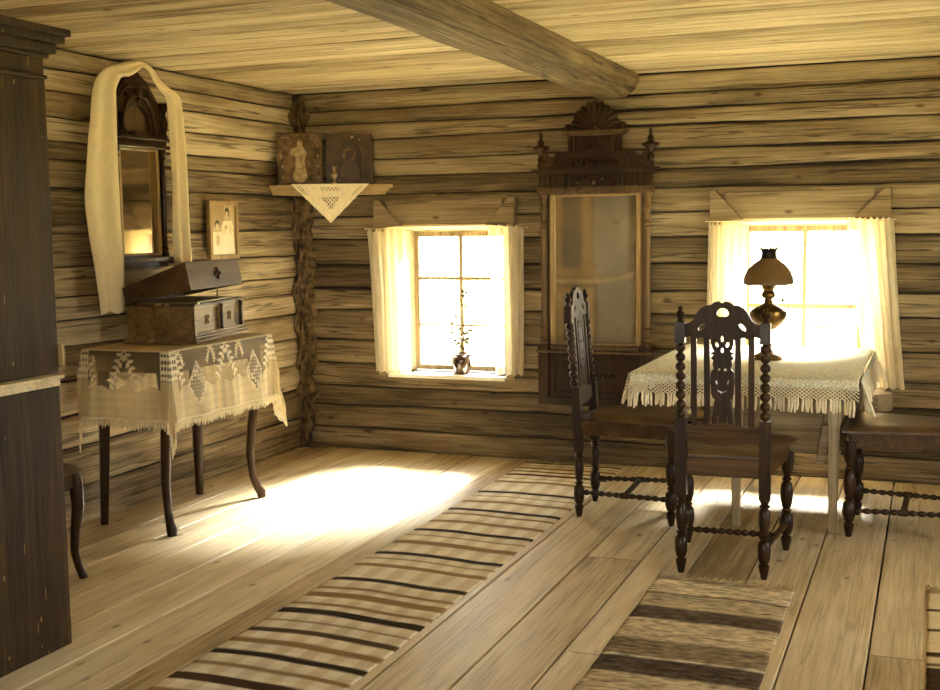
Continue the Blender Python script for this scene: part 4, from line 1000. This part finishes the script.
for side, n, e in (('s', nS*1.05, 0), ('s', nS*1.05, 1), ('t', nT*1.05, 1)):
    n = int(n); g = G()
    for k in range(n):
        f = (k+.5)/n
        for e in (e,):
            if side == 's' : p = Vector(cloth(f, e)); p_ = Vector(cloth(f, .012 if e == 0 else .988))
            else:
                if e == 0: continue
                p = Vector(cloth(1, f)); p_ = Vector(cloth(.98, f))
            d = (p-p_).normalized(); ln = rr.uniform(.03, .05)
            q2 = p+d*ln*.5+Vector((0, rr.uniform(-.004, .004), 0)); q3 = p+Vector((0, 0, -ln))+Vector((rr.uniform(-.003, .003), rr.uniform(-.006, .006), 0))
            g.tube([p, q2*.5+(p+Vector((0, 0, -ln*.5)))*.5, q3], [.0022, .003, .0018], 4)
    build('fringe', g, 'cream', t, world=True)

# music box with open lid (rotated a little against the wall)
BA = math.radians(10)
t = thing('music_box', 'table-top music box with raised lid and small front panels, on the lace cloth', 'music box', (-3.825, 5.46, CZ+.006), BA)
hw_, hd = .335, .19      # half length along y, half depth along x (front faces +x)
g = G(); g.box(-hd-.02, hd+.02, -hw_-.02, hw_+.02, 0, .02); g.box(-hd-.01, hd+.01, -hw_-.01, hw_+.01, .02, .035); build('plinth', g, 'boxw', t, bevel=.004)
g = G(); g.box(-hd+.012, hd-.012, -hw_+.012, hw_-.012, .035, .195); build('body', g, 'boxw', t, bevel=.003)
g = G()
for ya, yb in ((-hw_, -hw_+.045), (hw_-.045, hw_), (-.02, .02)): g.box(hd-.012, hd, ya, yb, .035, .195)
for xa, xb in ((-hd, -hd+.05), (hd-.05, hd)): g.box(xa, xb, -hw_, -hw_+.012, .035, .195)
g.box(hd-.012, hd-.002, -hw_+.045, hw_-.045, .035, .05); g.box(hd-.012, hd-.002, -hw_+.045, hw_-.045, .175, .195); g.box(-hd+.05, hd-.05, -hw_, -hw_+.012, .035, .05); g.box(-hd+.05, hd-.05, -hw_, -hw_+.012, .178, .195)
build('frame_rails', g, 'boxw', t, bevel=.002)
g = G(); g.box(-hd-.008, hd+.01, -hw_-.01, hw_+.012, .195, .205); build('rim', g, 'boxd', t, bevel=.002)
for y in (.0, .275): 
    g = G(); g.lathe([(.011, .05), (.011, .06), (.007, .066), (.009, .12), (.007, .168), (.011, .174), (.011, .19)], (hd+.008, y, 0), 12); build('colonnette', g, 'dark', t, smooth=True, label='dark colonnette')
for y in (-.155, .145):
    g = G()
    for k in range(4): a = PI/2*k+PI/4; g.ball((hd-.009, y+.02*math.cos(a), .113+.02*math.sin(a)), .010, 8)
    g.ball((hd-.009, y, .113), .009, 8); build('flower_inlay', g, 'cablight', t, smooth=True)
for q in ((-.02, .01, -hw_-.016, -hw_-.009, .198, .215), (.03, .055, -hw_-.016, -hw_-.009, .198, .215), (hd-.02, hd+.012, -hw_+.02, -hw_+.05, .205, .215)): g = G(); g.box(*q); build('catch', g, 'silver', t, bevel=.002)
lm = Matrix.Translation((-hd, 0, .208)) @ Matrix.Rotation(math.radians(-11), 4, 'Y')
g = G(); Lz = .15; dd_ = 2*hd+.02; th_ = .012
dd_ -= .02; Lb = .085; Ya, Yb = -hw_-.012, hw_+.012
hx = lambda b_, t_: g.hexa([lm @ Vector(p) for p in b_], [lm @ Vector(p) for p in t_])
hx([(0, Ya, Lb-th_), (dd_, Ya, Lz-th_), (dd_, Yb, Lz-th_), (0, Yb, Lb-th_)], [(0, Ya, Lb), (dd_, Ya, Lz), (dd_, Yb, Lz), (0, Yb, Lb)])
g.box(0, th_, Ya, Yb, 0, Lb-th_, lm); g.box(dd_-th_, dd_, Ya, Yb, 0, Lz-th_, lm)
for a_, b_ in ((Ya, Ya+th_), (Yb-th_, Yb)): hx([(th_, a_, 0), (dd_-th_, a_, 0), (dd_-th_, b_, 0), (th_, b_, 0)], [(th_, a_, Lb-th_), (dd_-th_, a_, Lz-th_), (dd_-th_, b_, Lz-th_), (th_, b_, Lb-th_)])
lid = build('lid', g, 'boxd', t, bevel=.003, label='darker raised lid')
g = G()
for k in range(4):
    a = PI/2*k; c = lm @ Vector((dd_+.001, .02+.03*math.cos(a), Lz*.5+.022*math.sin(a))); g.ball(c, .014, 8, 1)
g.ball(lm @ Vector((dd_+.002, .02, Lz*.5)), .012, 8); build('flower_inlay', g, 'dark', lid, smooth=True)
g = G(); g.tube([(.05, hw_-.05, .20), lm @ Vector((.25, hw_-.04, .02))], .004, 6); build('lid_stay', g, 'brass', t)
g = G(); g.box(-hd+.03, hd-.03, -hw_+.04, hw_-.04, .205, .212); build('music_plate', g, 'silver', t, bevel=.002)

# ------------------------------------------------------------------ wardrobe
WX, WY0, WY1 = -2.99, 2.05, 3.45; WD = -3.72
t = thing('wardrobe', 'tall dark worn wooden cupboard with a pale ledge at the left edge', 'cupboard', ((WX+WD)/2, (WY0+WY1)/2, 0))
kw = dict(parent=t, world=True)
g = G(); g.box(WD, WX, WY0, WY1, 0, .985); build('lower_body', g, 'ward', bevel=.006, **kw)
g = G(); g.box(WD, WX+.012, WY0-.01, WY1-.01, .985, 1.012); g.box(WD, WX+.025, WY0-.02, WY1+.0, 1.012, 1.026); build('ledge', g, 'pale', bevel=.004, label='pale ledge board', **kw)
g = G(); ux = WX-.03; g.box(WD, ux, WY0+.02, WY1+.035, 1.026, 2.10); build('upper_body', g, 'ward', bevel=.006, **kw)
g = G()
for e, za, zb in ((.012, 2.10, 2.115), (.0, 2.115, 2.175), (.02, 2.175, 2.19), (.045, 2.19, 2.225), (.075, 2.225, 2.25), (.095, 2.25, 2.275)): g.box(WD, ux+e, WY0-e, WY1+.03+e*.45, za, zb)
build('cornice', g, 'ward', bevel=.004, **kw)
for z0_, z1_, xx in ((.06, .9, WX), (1.08, 2.05, ux)):
    for k in range(2):
        ya = WY0+.12+k*.56; yb = ya+.55; g = G()
        [g.box(xx+.0005, xx+.004, ya+(yb-ya)*q/4+.0015, ya+(yb-ya)*(q+1)/4-.0015, z0_, z1_) for q in range(4)]
        dr = build('door', g, 'ward', bevel=.003, **kw)
        g = G(); g.ball((xx+.035, yb-.05 if k == 0 else ya+.05, (z0_+z1_)/2), .016, 12); g.tube([(xx+.02, yb-.05 if k == 0 else ya+.05, (z0_+z1_)/2), (xx+.03, yb-.05 if k == 0 else ya+.05, (z0_+z1_)/2)], .007, 8)
        build('knob', g, 'brass', dr, world=True, root=t, smooth=True)
g = G()     # panelled side facing the windows; window light put into the paler wood colour
for z0_, z1_, yy in ((0, .955, WY1), (1.03, 2.10, WY1+.035)):
    for a, b_, c, d in ((WD, WX-.01, z0_+.02, z0_+.10), (WD, WX-.04, z1_-.09, z1_-.01), (WD, WD+.09, z0_+.10, z1_-.09), (WX-.14, WX-.045, z0_+.10, z1_-.09), (WD+.30, WD+.38, z0_+.10, z1_-.09)): g.box(a, b_, yy, yy+.012, c, d)
build('side_panelling', g, 'cablight', bevel=.003, **kw)

# small stool behind the cupboard
t = thing('side_stool', 'dark curved-leg stool half hidden behind the tall cupboard', 'stool', (-3.73, 3.93, 0))
g = G()
def sg(u, v):
    e = min(1, min(u, 1-u, v, 1-v)*7); return (-.23+.46*u, -.23+.46*v, .49+.045*math.sqrt(e))
g.grid(14, 14, sg); N = 15; ring = [i for i in range(N)]+[N*j+N-1 for j in range(1, N)]+[N*(N-1)+i for i in range(N-2, -1, -1)]+[N*j for j in range(N-2, 0, -1)]
o = len(g.v); g.add([(g.v[q][0], g.v[q][1], .488) for q in ring], [tuple(range(len(ring)))])
for k in range(len(ring)): g.f.append([ring[(k+1) % len(ring)], ring[k], o+k, o+(k+1) % len(ring)]); g.mi.append(0)
build('seat', g, 'seat', t, smooth=True)
g = G(); 
for a, b_, c, d in ((-.215, .215, -.215, -.19), (-.215, .215, .19, .215), (-.215, -.19, -.19, .19), (.19, .215, -.19, .19)): g.box(a, b_, c, d, .42, .488)
build('seat_frame', g, 'dark', t, bevel=.003)
for sx in (-1, 1):
    for sy in (-1, 1):
        g = G(); g.tube([(sx*(.2+o_*.8), sy*(.2+o_*.8), z) for z, o_ in ((.485, .0), (.42, .008), (.33, .012), (.22, -.002), (.12, -.008), (.05, .006), (0, .022))], [.03, .032, .028, .023, .019, .018, .02], 10); build('leg', g, 'dark', t, smooth=True)

# ------------------------------------------------------------------ outside
g = G(); g.grid(30, 30, lambda u, v: (-40+80*u, -30+90*v, -.5+.15*n3(u*9, v*9, 1))); 
build('ground', g, 'ground', kind='structure')
def tree(x, y, h, r, lab, seed):
    rr = random.Random(seed); t = thing('birch_tree', lab, 'tree', (x, y, -.5), 0, 'trees outside the windows')
    g = G(); P = [(.1*n3(k, seed, 0), .1*n3(k, seed, 5), h*k/6) for k in range(7)]; g.tube(P, [.11*(1-k/7.5) for k in range(7)], 8)
    L_ = G()
    for k in range(16):
        z = h*rr.uniform(.25, .95); a = rr.uniform(0, 2*PI); R = r*rr.uniform(.4, 1)*(1.15-z/h)
        e = (R*math.cos(a), R*math.sin(a), z+R*.45); g.tube([(0, 0, z), (e[0]*.5, e[1]*.5, z+R*.35), e], [.025, .016, .006], 5)
        for q in range(45):
            f = rr.uniform(.25, 1.1); c = Vector((e[0]*f+rr.gauss(0, .2), e[1]*f+rr.gauss(0, .2), z+(e[2]-z)*f+rr.gauss(0, .2)))
            d = Vector((rr.gauss(0, 1), rr.gauss(0, 1), rr.gauss(0, 1))).normalized()*.05; s_ = d.orthogonal().normalized()*.028
            L_.add([c-d, c+s_, c+d, c-s_], [(0, 1, 2, 3)])
    build('trunk', g, 'bark', t, smooth=True); build('foliage', L_, 'foliage', t)
tree(-4.6, 11.5, 4.6, 1.3, 'pale birch outside the window with the flower pot', 3)
tree(-1.5, 13.0, 5.2, 1.6, 'pale birch outside the window behind the oil lamp', 6)

# ------------------------------------------------------------------ light
w = bpy.data.worlds.new('sky'); S.world = w; w.use_nodes = True
bg = w.node_tree.nodes['Background']; bg.inputs[0].default_value = (.965, 1.0, .99, 1); bg.inputs[1].default_value = 8.0
def area(name, loc, rot, sx, sy, power, col=(1, .93, .78)):
    l = bpy.data.lights.new(name, 'AREA'); l.shape = 'RECTANGLE'; l.size = sx; l.size_y = sy; l.energy = power; l.color = col
    o = bpy.data.objects.new(name, l); COL.objects.link(o); o.location = loc; o.rotation_euler = rot; return o
def portal(loc, rot, sx, sy):
    o = area('sky_portal', loc, rot, sx, sy, 1); o.data.cycles.is_portal = True; return o
portal((-3.03, 7.55, 1.05), (-PI/2, 0, 0), .9, 1.05); portal((-.75, 7.55, 1.05), (-PI/2, 0, 0), .9, 1.05)
portal((XR+.3, 4.55, 1.12), (0, PI/2, 0), 1.1, 1.35)
portal((-1.35, YF-.3, 1.2), (PI/2, 0, 0), 1.35, 1.25); portal((1.05, YF-.3, 1.2), (PI/2, 0, 0), 1.35, 1.25)
sl = bpy.data.lights.new('sun', 'SUN'); sl.energy = 58; sl.angle = math.radians(26); sl.color = (1.0, 1.0, .93)
so = bpy.data.objects.new('sun', sl); COL.objects.link(so); so.location = (0, 12, 8)
sd = Vector((-.12, -1, -.82)).normalized(); so.rotation_euler = sd.to_track_quat('-Z', 'Y').to_euler()

# ------------------------------------------------------------------ camera
cam = bpy.data.cameras.new('camera'); co = bpy.data.objects.new('camera', cam); COL.objects.link(co)
co.matrix_world = Matrix(((R_[0][0], R_[0][1], R_[0][2], 0), (R_[1][0], R_[1][1], R_[1][2], 0), (R_[2][0], R_[2][1], R_[2][2], 1.55), (0, 0, 0, 1)))
cam.sensor_width = 36; cam.lens = FL*36/940; cam.clip_start = .05; cam.clip_end = 200
S.camera = co
S.view_settings.view_transform = 'Standard'; S.view_settings.look = 'None'; S.view_settings.gamma = 1; S.view_settings.exposure = 1.42
try: S.view_settings.use_curve_mapping = False
except Exception: pass
S.cycles.max_bounces = 12; S.cycles.diffuse_bounces = 8; S.cycles.transparent_max_bounces = 16
